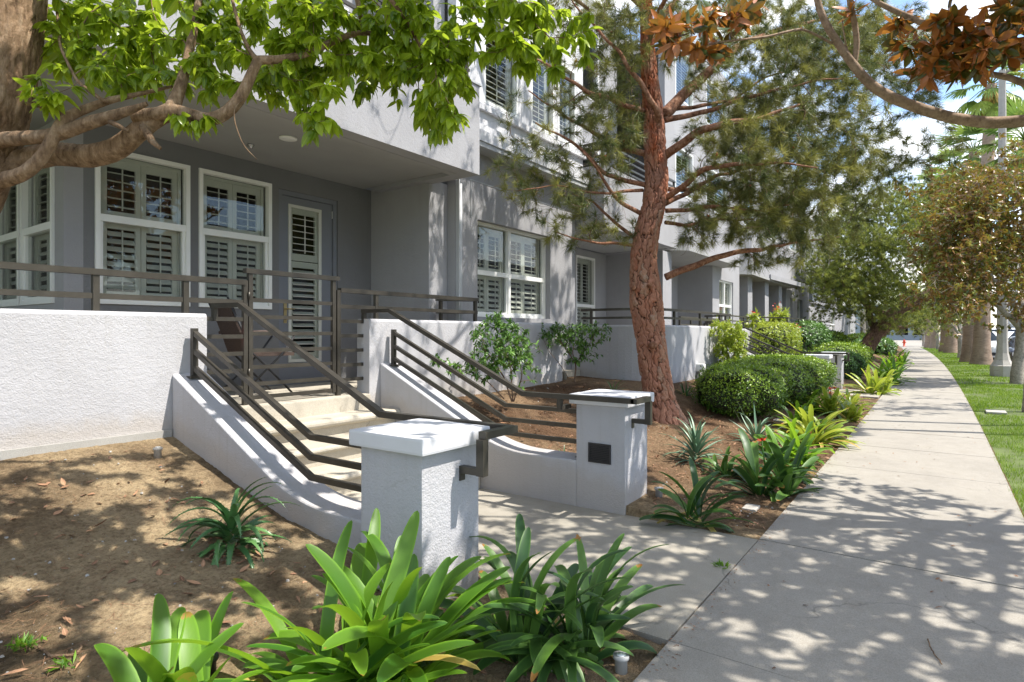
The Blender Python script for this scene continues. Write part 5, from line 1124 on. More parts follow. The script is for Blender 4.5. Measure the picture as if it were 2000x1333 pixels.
b = MB(); sk.mesh(b, ml); sk.mesh(b, g1 + g3); b.build('limb', M['bark_mag'], mag)
lf = MB()
for q in g1 + g3:
    T = q[-1, :3] - q[-2, :3]; T /= np.linalg.norm(T); whorl(lf, q[-1, :3], T, 9, .16, .056)
    if RNG.uniform() < .7: whorl(lf, q[int(len(q) * .7), :3], T, 5, .145, .05)
lf.build('leaves', M['magnolia'], mag)

# ------------------------------------------------------------------ street trees farther off
def crown_tree(name, label, cat, base, trunk, limbs_, ell, n, leaf, mat, barkm, dd, group=None, extra=0, lw=(.1, .04), nper=9, seg=2, k=.012, rt=.006, rmax=.05):
    t = thing(name, label, cat, base, group); sk = Skel(); tq = sk.path(pxpath(trunk, dd), .1, .01); ml = [sk.path(pxpath(r, dd), .1, .03) for r in limbs_]
    tg = px_clumps(ell, n, 7, .032 * dd ** .82 if dd < 40 else .6); g = sk.grow(tg, rt=rt, k=k, wob=.04, rmax=rmax, step=.12)
    b = MB(); sk.mesh(b, [tq]); b.build('trunk', barkm, t); b = MB(); sk.mesh(b, ml + g, None); b.build('limb', barkm, t)
    lf = MB()
    for q in g:
        T = q[-1, :3] - q[-2, :3]; T /= np.linalg.norm(T) + 1e-9
        if leaf == 'whorl':
            whorl(lf, q[-1, :3], T, nper, lw[0], lw[1], 2)
            for _ in range(2): whorl(lf, q[-1, :3] + RNG.normal(0, .16, 3), T, nper, lw[0], lw[1], 2)
        elif leaf == 'needle':
            for _ in range(8): tuft(lf, q[-1, :3] + RNG.normal(0, .27, 3), T * .4 + np.array((0, 0, .9)), nper, lw[0], lw[1], .75)
        else: stem_leaves(lf, q, lw[0], lw[1], nper, .8, .4, 2, 'oval', .3, .2, 1.3)
    lf.build('crown', mat, t); return t
crown_tree('magnolia_tree', 'slim grey trunked street magnolia with yellow brown crown right of the sidewalk', 'magnolia tree', (23, -1.7, 0),
 [(1988, 757, .20, 17.7), (1986, 735, .16, 17.7), (1990, 700, .14, 17.7), (1994, 665, .13, 17.7), (1994, 640, .12, 17.7)],
 [[(1994, 645, .09), (1965, 610, .07, 17.5), (1920, 580, .055, 17.3), (1885, 570, .045, 17), (1860, 540, .03, 16.8), (1850, 500, .018, 16.6)], [(1994, 640, .09), (1985, 600, .07), (1960, 560, .055, 17.5), (1925, 530, .04, 17.2), (1890, 480, .03, 17), (1870, 440, .015, 17)],
  [(1994, 640, .09), (1997, 590, .07, 18), (1985, 540, .05, 18.2), (1965, 480, .035, 18.5), (1950, 420, .02, 18.6)], [(1994, 645, .08), (2020, 600, .06, 17.5), (2050, 540, .05, 17.2), (2060, 470, .03, 17)]],
 [(1900, 395, 70, 50, 16, 19), (1945, 440, 90, 80, 16, 19, 1.3), (1870, 500, 45, 60, 15.8, 18), (1960, 520, 60, 45, 16, 19), (1905, 545, 50, 30, 16, 18, .8), (1985, 340, 25, 35, 16, 18, .6), (2040, 450, 60, 110, 16, 19), (1840, 540, 25, 30, 15.8, 17, .6), (1930, 350, 50, 25, 17, 19), (1850, 440, 35, 50, 16, 18.5), (1885, 585, 50, 25, 16, 18), (1835, 590, 25, 20, 15.8, 17), (1995, 600, 30, 25, 16.5, 18), (1860, 370, 30, 25, 16.5, 18.5, .8)],
 1150, 'whorl', M['magnolia_far'], M['bark_grey'], 17.7, lw=(.165, .065), nper=8)
crown_tree('magnolia_tree', 'bare grey multi branched street tree standing at the right edge of the lawn', 'tree', (14.8, -1.25, 0),
 [(2012, 815, .13, 11.4), (2010, 780, .10, 11.4), (2015, 700, .09, 11.4), (2030, 600, .08, 11.4), (2040, 500, .07, 11.4), (2050, 350, .06, 11.4)],
 [[(2040, 500, .05), (2010, 400, .04, 11.8), (2025, 250, .02, 12)], [(2045, 430, .05), (2100, 300, .03, 11), (2160, 150, .02, 11)]],
 [(2130, 60, 60, 120, 11, 13), (2200, 200, 110, 130, 10.5, 13)], 90, 'whorl', M['magnolia_far'], M['bark_grey'], 11.4, lw=(.16, .062), nper=8)
crown_tree('pine_tree', 'light green pine with dark trunk leaning over the sidewalk beyond the hedges', 'pine tree', P(1690, 695, d=29),
 [(1682, 705, .42, 29), (1692, 680, .36, 29), (1712, 650, .32, 29), (1735, 622, .30, 28.8), (1762, 600, .27, 28.6), (1800, 583, .23, 28.3), (1835, 560, .18, 28), (1860, 540, .12, 27.8)],
 [[(1735, 622, .2), (1700, 600, .16), (1660, 570, .12, 28.5), (1630, 530, .07, 28.2)], [(1790, 590, .15), (1760, 560, .12), (1730, 520, .08), (1700, 470, .05)], [(1830, 565, .12), (1840, 520, .09), (1830, 470, .05, 27)], [(1712, 650, .2), (1700, 620, .16, 29.5), (1690, 580, .12, 30), (1670, 520, .07, 30.5)], [(1800, 583, .1), (1850, 575, .07, 28), (1900, 560, .04, 27.6)], [(1762, 600, .1), (1800, 540, .06, 27), (1770, 470, .04, 27)]],
 [(1640, 500, 60, 60, 26, 31, 1.3), (1700, 450, 80, 60, 26, 31, 1.3), (1770, 440, 70, 60, 26, 30), (1640, 560, 50, 50, 26.5, 31, 1.2), (1700, 540, 70, 50, 26, 31), (1790, 510, 70, 40, 26, 30, .9), (1840, 480, 40, 60, 26, 29, .7), (1700, 600, 60, 30, 27, 30.5, .6), (1750, 395, 60, 20, 27, 30, .8), (1830, 425, 40, 25, 27, 29, .7), (1610, 520, 35, 60, 26.5, 30), (1670, 420, 60, 30, 27, 30), (1850, 610, 45, 20, 26.5, 28.5, .7), (1760, 640, 45, 14, 27.5, 29, .5)],
 1200, 'needle', M['needle_far'], M['bark_dark'], 29, lw=(.20, .016), nper=26, k=.008)
crown_tree('pine_tree', 'darker pine crown behind the leaning pine, over the far sidewalk', 'pine tree', P(1722, 690, d=46),
 [(1700, 690, .4, 46), (1712, 660, .35), (1735, 640, .3), (1765, 615, .22), (1800, 600, .12)],
 [[(1735, 640, .2), (1770, 640, .12), (1810, 625, .08)], [(1765, 615, .15), (1770, 580, .1), (1790, 550, .06)]],
 [(1760, 590, 60, 30, 42, 50), (1810, 585, 50, 30, 42, 48), (1790, 625, 50, 18, 42, 50), (1720, 600, 40, 30, 42, 50), (1840, 560, 40, 40, 42, 48)], 300, 'needle', M['needle_far'], M['bark_dark'], 46, lw=(.26, .025), nper=14)
for lab, px, py, d, s_, mt in (('small grey street tree between the palm trunks with a thin crown', 1876, 700, 35.4, 1.0, 'magnolia_far'), ('smaller street tree in the row near the far end of the lawn', 1832, 683, 53, 1.0, 'shrub'), ('tiny forked street tree at the end of the sidewalk', 1804, 678, 66, 1.0, 'shrub')):
    h_ = 1181 / d * s_; y0 = py
    crown_tree('street_tree', lab, 'tree', P(px, py, d=d), [(px, y0 + 2, .16), (px - .02 * h_, y0 - .6 * h_, .12), (px - .05 * h_, y0 - 1.4 * h_, .11)],
     [[(px - .05 * h_, y0 - 1.35 * h_, .08), (px - .7 * h_, y0 - 2.2 * h_, .05), (px - 1.4 * h_, y0 - 2.6 * h_, .03)], [(px - .05 * h_, y0 - 1.35 * h_, .08), (px + .4 * h_, y0 - 2.2 * h_, .05), (px + .6 * h_, y0 - 3.2 * h_, .03)], [(px - .05 * h_, y0 - 1.35 * h_, .08), (px - .2 * h_, y0 - 2.5 * h_, .05), (px - .1 * h_, y0 - 3.6 * h_, .03)]],
     [(px, y0 - 3.6 * h_, 1.7 * h_, 1.2 * h_, d - 1.6, d + 1.6)], 110, 'leaf', M[mt], M['bark_grey'], d, lw=(.2, .1), nper=16, group='small street trees in the verge')

# palms
def palm(label, base, H, r, crown_r=1.9, nfr=26, lean=(0, 0), group='tall fan palms in the verge'):
    t = thing('palm_tree', label, 'palm tree', base, group); bx_, by_ = base[0], base[1]
    prof = [(-.1, 1.5), (.15, 1.38), (.5, 1.16), (1.1, 1.03), (2.5, .97), (5, .9), (9, .8), (H - .3, .7)]
    b = MB(); pts = [(bx_ + lean[0] * (z / H) ** 1.5, by_ + lean[1] * (z / H) ** 1.5, base[2] + z, r * k) for z, k in prof]; q = resample(np.array(pts), .12)
    q[:, 3] *= 1 + .015 * np.sin(np.arange(len(q)) * 2.1); b.tube(q[:, :3], q[:, 3], 22); b.build('trunk', M['bark_palm'], t)
    top = q[-1, :3]; f = MB()
    for k in range(nfr):
        a = k * 2.4; el = rad(75) - rad(140) * (k / nfr); ca_, sa_ = math.cos(a), math.sin(a)
        dr_ = np.array((ca_ * math.cos(el), sa_ * math.cos(el), math.sin(el))); pl_ = crown_r * .55; hub = top + dr_ * pl_ + np.array((0, 0, -.15 * pl_))
        f.tube([top, top + dr_ * pl_ * .5, hub], [.03, .02, .014], 4, attr=np.full((12, 3), .5))
        n = 17; w_ = np.linspace(-1.25, 1.25, n); side = np.cross(dr_, (0, 0, 1)); side /= np.linalg.norm(side) + 1e-9
        A = dr_[None] * np.cos(w_)[:, None] + side[None] * np.sin(w_)[:, None]; A[:, 2] -= .18
        leaves(f, np.repeat(hub[None], n, 0), A, np.tile(np.cross(side, dr_), (n, 1)), crown_r * .55 * (1 - .25 * np.abs(w_)), .085, RNG.uniform(.5, 1.1, n), 'strap', 3, .3, droop_tip=1.0, rnd=np.full(n, RNG.uniform()))
    f.build('fronds', M['palm'], t)
    s_ = MB(); n = 150; a = RNG.uniform(0, 6.28, n); leaves(s_, top + np.stack([np.cos(a) * .15, np.sin(a) * .15, RNG.uniform(-.9, -.05, n)], 1), np.stack([np.cos(a) * .5, np.sin(a) * .5, -np.ones(n)], 1), np.stack([np.cos(a), np.sin(a), 0 * a], 1), .8, .1, .3, 'strap', 2); s_.build('skirt', M['dry'], t)
def pb(px, py, d): p = P(px, py, d=d); p[2] = -.02; return p
palm('thick pale palm trunk in the verge, right one of the close front pair', pb(1917, 712, 28.6), 13.6, .33, lean=(.5, -.4))
palm('reddish palm trunk just left of and behind the thick front palm', pb(1894, 708, 30.5), 11.0, .31, 2.2, lean=(.5, -.2))
palm('palm standing between the front pair and the far row', pb(1858, 690, 44.5), 12.5, .36, lean=(.5, .2))
palm('palm close behind the middle palm', pb(1846, 689, 47), 14.5, .32, lean=(-.5, -.4))
palm('left palm of the far pair near the end of the sidewalk', pb(1815, 680, 59), 14, .33)
palm('right palm of the far pair near the end of the sidewalk', pb(1826, 681, 57), 16, .33)
palm('slim young palm at the curb outside the row, nearer one', np.array((12.2, -2.35, -.02)), 8.5, .085, 1.3, group='slim curbside palms'); palm('slim young palm at the curb outside the row, farther one', np.array((13.3, -2.4, -.02)), 9.0, .08, 1.3, group='slim curbside palms')
palm('tall slim palm across the street whose fan crown shows above the white van', P(2010, 740, d=23), 9.4, .20, 1.9, lean=(.1, .1))

# ------------------------------------------------------------------ small plants
def GP(px, py):
    """where the ray through a photo pixel meets the ground"""
    z = .1
    for _ in range(25):
        p = P(px, py, z=z); z = .5 * z + .5 * gzf(p[0], p[1])
    p = P(px, py, z=z); return p
def rosette(name, label, cat, base, n, L_, W_, mat, el=(35, 88), curl=(.5, 1.6), prof='strap', fold=.3, nseg=11, group=None, dry=0, flower=0, spikes=0, tipd=.6, stem=0.0, fans=0):
    base = np.array(base, float); base[2] -= .02
    t = thing(name, label, cat, base, group); mb = MB(); k = np.arange(n); az = k * 2.4 + RNG.uniform(-.5, .5, n); e = np.radians(el[1] - (el[1] - el[0]) * (k / max(1, n - 1)) ** .8 + RNG.normal(0, 9, n)).clip(0, 1.55)
    A = np.stack([np.cos(az) * np.cos(e), np.sin(az) * np.cos(e), np.sin(e)], 1); o = np.stack([np.cos(az), np.sin(az), 0 * az], 1) * (.015 + .04 * k / n)[:, None]
    ln = L_ * RNG.uniform(.65, 1.12, n) * (1 - .2 * (k / n)); cu = RNG.uniform(*curl, n); Nn = np.array([0, 0, 1.0]) - o * 3
    if fans:   # several two-ranked fans growing out of one clump
        fi = k % fans; af = RNG.uniform(0, 6.28, fans); rf = RNG.uniform(.25, 1, fans) * .2 * L_ / .6; kk = (k // fans) / max(1, n // fans); tf = rv(fans) * .18
        az = af[fi] + PI * ((k // fans) % 2) + RNG.normal(0, .28, n); e = np.radians(el[1] - (el[1] - el[0]) * kk ** .9 + RNG.normal(0, 7, n)).clip(-.1, 1.55)
        A = np.stack([np.cos(az) * np.cos(e), np.sin(az) * np.cos(e), np.sin(e)], 1) + tf[fi]; cf = af * 1.7; o = np.stack([np.cos(cf[fi]) * rf[fi], np.sin(cf[fi]) * rf[fi], 0 * az], 1) + np.stack([np.cos(az), np.sin(az), 0 * az], 1) * (.008 + .03 * kk)[:, None]
    pb = base + o + np.array((0, 0, 1.0)) * (stem * (1 - k / n))[:, None]
    leaves(mb, pb, A, Nn + rv(n) * .3, ln, W_ * RNG.uniform(.75, 1.15, n), cu, prof, nseg, fold, droop_tip=tipd)
    if spikes:   # marginal teeth of an aloe
        V = mb.v[0].reshape(n, nseg + 1, 3, 3); s = np.linspace(0, 1, nseg + 1); T = []
        for i in range(n):
            for sd in (0, 2):
                e_ = V[i, :, sd]; c_ = V[i, :, 1]
                for q in np.linspace(.03, .93, spikes):
                    x = q * nseg; a = int(x); f = x - a; pe = e_[a] * (1 - f) + e_[min(a + 1, nseg)] * f; pc = c_[a] * (1 - f) + c_[min(a + 1, nseg)] * f
                    d = pe - pc; d /= np.linalg.norm(d) + 1e-9; tt = e_[min(a + 1, nseg)] - e_[a]; tt /= np.linalg.norm(tt) + 1e-9; T += [pe - tt * .004 - d * .002, pe + tt * .004 - d * .002, pe + d * .007 + tt * .003]
        T = np.array(T); mb.add(T, np.arange(len(T)).reshape(-1, 3), 0, np.full((len(T), 3), (.5, .3, .9)))
    mb.build('leaves', mat, t)
    if dry:
        d = MB(); az = RNG.uniform(0, 6.28, dry); leaves(d, np.tile(base + (0, 0, .01), (dry, 1)), np.stack([np.cos(az), np.sin(az), RNG.uniform(.1, 1.2, dry)], 1), np.array([0, 0, 1.0]) + rv(dry) * .3, L_ * RNG.uniform(.5, .9, dry), W_ * .6, RNG.uniform(.8, 2.0, dry), prof, 7, .5, droop_tip=.6); d.build('dry_leaves', M['dry'], t)
    for q in range(flower):
        f = MB(); a = RNG.uniform(0, 6.28); h = L_ * RNG.uniform(.55, .8); top = base + np.array((math.cos(a) * .06, math.sin(a) * .06, h)); f.tube([base, base * .5 + top * .5 + (0.01, 0, 0), top], [.008, .007, .006], 6)
        fl = f.build('flower_stalk', M['clivia'] if 'clivia' in mat.name or True else mat, t)
        f = MB(); m_ = 9; az = RNG.uniform(0, 6.28, m_); f.add(*(lambda b_: (np.concatenate([b_[0]]), b_[1]))(flower_fan(top, az))); f.build('flower', M['flower'], fl)
    return t
def flower_fan(c, az):
    V = []; F = []
    for i, a in enumerate(az):
        d = np.array((math.cos(a), math.sin(a), RNG.uniform(-.1, 1.2))); d /= np.linalg.norm(d); s_ = np.cross(d, (0, 0, 1)); s_ /= np.linalg.norm(s_) + 1e-9; tip = c + d * .06; m_ = c + d * .035
        b = len(V); V += [c, m_ + s_ * .014, tip, m_ - s_ * .014]; F.append([b, b + 1, b + 2, b + 3])
    return np.array(V), np.array(F)
GC = 'strap leaved clivia plants edging the sidewalk'
rosette('clivia', 'big glossy clivia clump in front of the left pillar, bright broad leaves', 'clivia', GP(712, 1352), 105, .76, .070, M['clivia'], el=(10, 84), curl=(.5, 1.6), group=GC, dry=2, fans=7)
rosette('clivia', 'dark green clivia clump spilling onto the entry path, brown leaf tips', 'clivia', GP(1085, 1265), 96, .66, .055, M['clivia_dark'], el=(12, 86), curl=(.7, 2.1), group=GC, dry=3, fans=6)
rosette('clivia', 'nearest clivia at the bottom left edge with broad yellow green leaves', 'clivia', GP(372, 1485), 40, .66, .080, M['clivia'], el=(25, 84), curl=(.3, 1.2), group=GC, dry=3, fans=3)
rosette('clivia', 'lone droopy clivia with a bare stem beside the right pillar', 'clivia', GP(1372, 1020), 22, .46, .065, M['clivia_dark'], el=(5, 86), curl=(.7, 1.6), group=GC, dry=3, stem=.10, fans=2)
rosette('clivia', 'large dark clivia with one red flower, nearest in the row past the pillar', 'clivia', GP(1500, 962), 42, .66, .075, M['clivia_dark'], el=(12, 86), curl=(.5, 1.5), group=GC, dry=2, flower=1, fans=3)
rosette('clivia', 'mid green clivia right behind the red flowered one', 'clivia', GP(1556, 905), 44, .64, .072, M['clivia'], el=(14, 84), curl=(.5, 1.5), group=GC, dry=2, fans=3)
rosette('clivia', 'yellow green clivia in the middle of the row by the sidewalk', 'clivia', GP(1600, 868), 54, .66, .07, M['clivia_yel'], el=(14, 86), curl=(.5, 1.4), group=GC, dry=4, fans=4)
rosette('clivia', 'yellowing clivia with orange flowers next to the big hedge', 'clivia', GP(1628, 812), 44, .66, .065, M['clivia_yel'], el=(14, 86), curl=(.5, 1.4), group=GC, dry=4, flower=3, fans=3)
rosette('clivia', 'small clivia just before the farther entry path', 'clivia', GP(1662, 798), 34, .55, .06, M['clivia_yel'], el=(16, 86), curl=(.5, 1.4), group=GC, dry=3, fans=2)
rosette('clivia', 'bright yellow clivia past the farther entry path', 'clivia', GP(1712, 768), 54, .78, .08, M['clivia_yel'], el=(14, 86), curl=(.4, 1.3), group=GC, dry=2, fans=4)
rosette('clivia', 'green clivia by the dark hedge near the far sidewalk', 'clivia', GP(1738, 738), 44, .9, .09, M['clivia'], el=(14, 86), curl=(.4, 1.3), group=GC, fans=3)
rosette('clivia', 'farthest clivia clump where the sidewalk narrows', 'clivia', GP(1752, 714), 40, 1.0, .10, M['clivia'], el=(14, 86), curl=(.4, 1.3), group=GC, fans=3)
for lab, px, py, n, L_, mt in (('clivia tucked between the red flowered clump and the sidewalk', 1538, 935, 30, .5, 'clivia_dark'), ('broad green clivia in the second row behind the yellow ones', 1572, 838, 40, .6, 'clivia'), ('low clivia at the sidewalk edge below the yellow clumps', 1618, 862, 34, .5, 'clivia_yel'), ('brown tipped clivia leaning over the walk before the farther path', 1655, 822, 34, .55, 'clivia_yel'), ('clivia half hidden by the corner of the big hedge', 1595, 805, 34, .6, 'clivia'), ('clivia between the bright yellow clump and the dark hedge', 1728, 752, 44, .8, 'clivia'), ('small dark clivia close behind the lone droopy one', 1425, 930, 22, .36, 'clivia_dark')):
    rosette('clivia', lab, 'clivia', GP(px, py), n, L_, .066 * L_ / .55, M[mt], el=(8, 84), curl=(.5, 1.6), group=GC, dry=3, fans=max(2, n // 12))
GA = 'spiky aloe plants in the beds'
rosette('aloe', 'green toothed aloe alone on bare soil beside the left cheek wall', 'aloe', GP(452, 1072), 46, .42, .056, M['aloe'], el=(-5, 80), curl=(1.0, 2.5), prof='aloe', fold=.55, nseg=10, group=GA, spikes=16, tipd=.35, stem=.16)
rosette('aloe', 'blue green spiky aloe at the foot of the pine trunk', 'aloe', GP(1358, 905), 70, .46, .040, M['aloe_blue'], el=(5, 84), curl=(.4, 1.5), prof='aloe', fold=.5, nseg=7, group=GA, stem=.22)
rosette('aloe', 'grey aloe with curling leaves between the hedge and the clivias', 'aloe', GP(1478, 868), 26, .55, .045, M['aloe_blue'], el=(10, 84), curl=(-.4, 1.5), prof='aloe', fold=.5, nseg=8, group=GA, stem=.15)
rosette('aloe', 'small aloe with reddish stalks against the curved wall behind the pine', 'aloe', GP(1338, 772), 18, .34, .035, M['aloe'], el=(10, 84), curl=(.3, 1.5), prof='aloe', fold=.5, nseg=6, group=GA, dry=4)
rosette('aloe', 'tiny aloe rosette seen through the right stair rails', 'aloe', GP(1100, 905), 12, .22, .028, M['aloe'], el=(10, 80), curl=(.3, 1.3), prof='aloe', fold=.5, nseg=6, group=GA)
rosette('aloe', 'sparse low aloe between the pine and the leafy shrub', 'aloe', GP(1198, 762), 12, .30, .025, M['aloe'], el=(10, 80), curl=(.3, 1.3), prof='aloe', fold=.5, nseg=6, group=GA)
for lab, px, py, n in (('bright green weed sprig on soil at the lower left', 52, 1262, 60), ('tiny weed sprout below the lower left weed', 130, 1302, 22), ('fine weed growing at the base of the left pillar', 742, 1150, 70), ('grass tuft in the joint between entry path and sidewalk', 1408, 1108, 40)):
    b_ = GP(px, py); mb = MB(); pts = b_ + np.stack([RNG.normal(0, .022, n), RNG.normal(0, .022, n), 0 * np.arange(n)], 1)
    leaves(mb, pts, rv(n) * .7 + np.array((0, 0, .8)), np.array([0, 0, 1.0]) + rv(n) * .6, RNG.uniform(.03, .07, n), .012, .6, 'oval', 2); o = mb.build('weed', M['clivia']); tag(o, lab, 'weed')

# ------------------------------------------------------------------ hedges and shrubs
def hedge(name, label, c, r, n, lf=(.032, .018), mat='box', group='clipped green hedges', pw=2.9, bump_=.08, seed=1):
    c = np.array(c, float); r = np.array(r, float); t = thing(name, label, 'hedge', (c[0], c[1], c[2] - r[2]), group)
    def surf(d):   # superellipsoid radius + lumps
        k = (np.abs(d / r) ** pw).sum(1) ** (-1 / pw); q = d * k[:, None]
        w_ = 1 + bump_ * (np.sin(q[:, 0] * 5.1 / max(.5, r[1]) + seed) * np.sin(q[:, 1] * 6.3 + seed * 2) + .6 * np.sin(q[:, 0] * 11 + q[:, 2] * 9 + seed)); return q * w_[:, None]
    import bmesh
    bm = bmesh.new(); bmesh.ops.create_icosphere(bm, subdivisions=4, radius=1); V = np.array([q.co[:] for q in bm.verts]); q = surf(V * r) * .93 + c
    for v_, p in zip(bm.verts, q): v_.co = Vector(p)
    b = MB(); b.bm(bm, 0, True); b.build('branches', M['hedge_core'], t)
    d = rv(n) * r ** .7; d[:, 2] = np.where(d[:, 2] < 0, d[:, 2] * RNG.choice([1, -1], n, p=[.75, .25]), d[:, 2]); q = surf(d) * (RNG.uniform(.88, 1.02, n) + .12 * RNG.uniform(0, 1, n) ** 14)[:, None] + c
    nn = d / r ** 2; nn /= np.linalg.norm(nn, axis=1)[:, None]
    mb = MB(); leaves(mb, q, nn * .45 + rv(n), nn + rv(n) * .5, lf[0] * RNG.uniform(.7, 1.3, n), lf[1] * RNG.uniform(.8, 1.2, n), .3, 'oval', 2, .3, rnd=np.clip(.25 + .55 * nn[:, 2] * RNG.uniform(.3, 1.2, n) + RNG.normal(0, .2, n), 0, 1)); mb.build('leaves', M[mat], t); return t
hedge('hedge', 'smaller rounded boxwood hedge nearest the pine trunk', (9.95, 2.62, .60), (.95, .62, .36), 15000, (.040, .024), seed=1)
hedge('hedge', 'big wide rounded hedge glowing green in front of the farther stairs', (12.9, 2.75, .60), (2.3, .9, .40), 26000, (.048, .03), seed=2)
hedge('hedge', 'dark square hedge beyond the farther stairs beside the path', (20.9, 2.75, .45), (1.2, .75, .45), 7000, (.07, .045), 'shrub', seed=3)
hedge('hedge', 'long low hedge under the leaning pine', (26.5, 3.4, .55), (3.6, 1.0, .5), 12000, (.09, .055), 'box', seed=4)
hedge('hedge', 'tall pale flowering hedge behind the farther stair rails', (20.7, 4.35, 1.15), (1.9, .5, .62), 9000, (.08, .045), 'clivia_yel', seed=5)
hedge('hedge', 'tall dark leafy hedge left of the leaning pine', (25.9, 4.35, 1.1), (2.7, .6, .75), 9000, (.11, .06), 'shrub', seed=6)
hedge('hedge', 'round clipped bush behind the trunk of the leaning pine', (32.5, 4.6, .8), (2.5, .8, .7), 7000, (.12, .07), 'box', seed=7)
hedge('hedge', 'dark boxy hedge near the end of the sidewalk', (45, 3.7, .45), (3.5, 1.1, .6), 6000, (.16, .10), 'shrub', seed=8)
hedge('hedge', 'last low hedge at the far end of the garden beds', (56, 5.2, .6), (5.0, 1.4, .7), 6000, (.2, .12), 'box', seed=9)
def shrub(label, base, stems, ell, n, dd, lw, nper=9, mat='shrub', k=.008):
    t = thing('shrub', label, 'shrub', base, 'leafy shrubs against the garden walls'); sk = Skel(); ml = [sk.path(pxpath(r, dd), .03, .008) for r in stems]
    g = sk.grow(px_targets(ell, n), rt=.002, k=k, wob=.01, rmax=.008, step=.04); b = MB(); sk.mesh(b, ml + g); b.build('stem', M['twig'], t); lf = MB()
    for q in g: stem_leaves(lf, q, lw[0], lw[1], nper, .6, .1, 3, 'oval', .3, .25, 1.2)
    lf.build('leaves', M[mat], t)
shrub('dark leafy shrub with several stems behind the right stair rails', GP(1000, 778), [[(1000, 785, .012), (985, 740, .01), (960, 700, .008), (935, 670, .005)], [(1002, 785, .011), (1000, 730, .009), (985, 680, .006), (975, 640, .004)], [(1003, 785, .01), (1020, 740, .007), (1010, 690, .005)], [(985, 780, .008), (950, 745, .006), (905, 725, .004), (860, 712, .003)]],
      [(975, 670, 55, 45, 6.6, 7.6, 1.2), (950, 715, 50, 30, 6.6, 7.4), (1015, 690, 35, 40, 6.8, 7.6), (895, 720, 25, 15, 6.6, 7.1, .8), (860, 710, 14, 14, 6.6, 6.9, .6), (1035, 745, 20, 14, 6.9, 7.3, .5), (970, 630, 35, 14, 6.9, 7.4, .7)], 210, 7.1, (.066, .028), 13)
shrub('small round topped shrub with bare forked stems at the corner of the wall', GP(1122, 742), [[(1122, 748, .014), (1124, 715, .012), (1118, 690, .008), (1125, 665, .005)], [(1124, 712, .009), (1105, 680, .007), (1085, 655, .004)], [(1124, 712, .009), (1145, 680, .006), (1160, 655, .004)], [(1110, 738, .006), (1095, 715, .005), (1075, 690, .004), (1062, 665, .003)]],
      [(1085, 650, 40, 20, 9.0, 9.8, 1.1), (1140, 652, 50, 22, 9.0, 9.9, 1.3), (1130, 695, 28, 22, 9.0, 9.6), (1100, 670, 30, 16, 9.1, 9.6, .7)], 160, 9.4, (.065, .03), 12)
shrub('bright yellow green bush climbing over the end of the curved wall', P(1420, 712, d=12.2), [[(1420, 735, .03), (1422, 700, .02), (1415, 660, .012)], [(1420, 730, .02), (1435, 690, .012), (1440, 650, .008)]],
      [(1418, 648, 34, 24, 11.8, 12.8, 1.3), (1425, 690, 26, 32, 11.8, 12.6, 1.3), (1440, 665, 18, 30, 11.8, 12.6), (1435, 720, 30, 16, 11.8, 12.4)], 420, 12.2, (.07, .032), 13, 'clivia_yel', .01)
shrub('orange flowered bush above the farther garden wall', P(1520, 640, d=21), [[(1520, 650, .03), (1518, 625, .02), (1525, 610, .01)]], [(1520, 618, 18, 16, 20.5, 21.5), (1475, 628, 18, 12, 19.5, 20.5)], 60, 21, (.2, .06), 12, 'clivia_yel')
for lab, px, py, n in (('cluster of orange red blooms on the far flowered bush', 1516, 603, 22), ('orange bloom cluster left of the flowered bush', 1472, 614, 9), ('orange blooms in the pale hedge behind the stair rails', 1556, 642, 9)):
    mb = MB(); c = P(px, py, d=20.5)
    for _ in range(n): v_, f_ = flower_fan(c, RNG.uniform(0, 6.28, 3)); mb.add((v_ - c) * 1.2 + c + RNG.normal(0, .07, 3), f_)
    o = mb.build('blossoms', M['flower']); tag(o, lab, 'flowers', kind='stuff')

# trees across the street and far behind
for lab, x, y, h, cr in (('broad dark street tree far behind the parked cars', 66, -13, 8, 4.2), ('tall leafy tree at the far right behind the white van', 88, -9, 9, 5), ('rounded green tree closing the view at the end of the street', 118, -2, 9, 5), ('green tree behind the far grey wall', 128, 12, 9, 5.5), ('leafy tree across the street opposite the porch', 3, -17, 7.5, 4), ('second tree across the street', 11, -18, 8, 4), ('third tree across the street', 20, -17.5, 8, 4), ('fourth tree across the street', 33, -17, 8, 4)):
    t = thing('street_tree', lab, 'tree', (x, y, 0), 'trees across and beyond the street'); b = MB(); q = resample(np.array([(x, y, -.2, .3), (x + .1, y, 2, .22), (x, y + .1, h * .6, .15), (x, y, h * .9, .04)]), .3); b.tube(q[:, :3], q[:, 3], 12)
    for _ in range(9):
        a = RNG.uniform(0, 6.28); z0 = RNG.uniform(1.8, h * .6); e = np.array((x + math.cos(a) * cr * .75, y + math.sin(a) * cr * .75, z0 + RNG.uniform(1.2, 3))); b.tube([(x, y, z0), ((x + e[0]) / 2, (y + e[1]) / 2, z0 * .55 + e[2] * .45 + .3), e], [.1, .07, .02], 7)
    b.build('trunk', M['bark_grey'], t); n = 9000; cl = rv(60) * np.array((cr, cr, h * .34)) * RNG.uniform(.35, 1, (60, 1)) + (x, y, h * .66); ci = RNG.integers(0, 60, n); p = cl[ci] + RNG.normal(0, cr * .13, (n, 3))
    mb = MB(); leaves(mb, p, rv(n), rv(n) + np.array((0, 0, 1.0)), .24 * RNG.uniform(.7, 1.3, n), .13, .4, 'oval', 1, .2); mb.build('crown', M['shrub'], t)

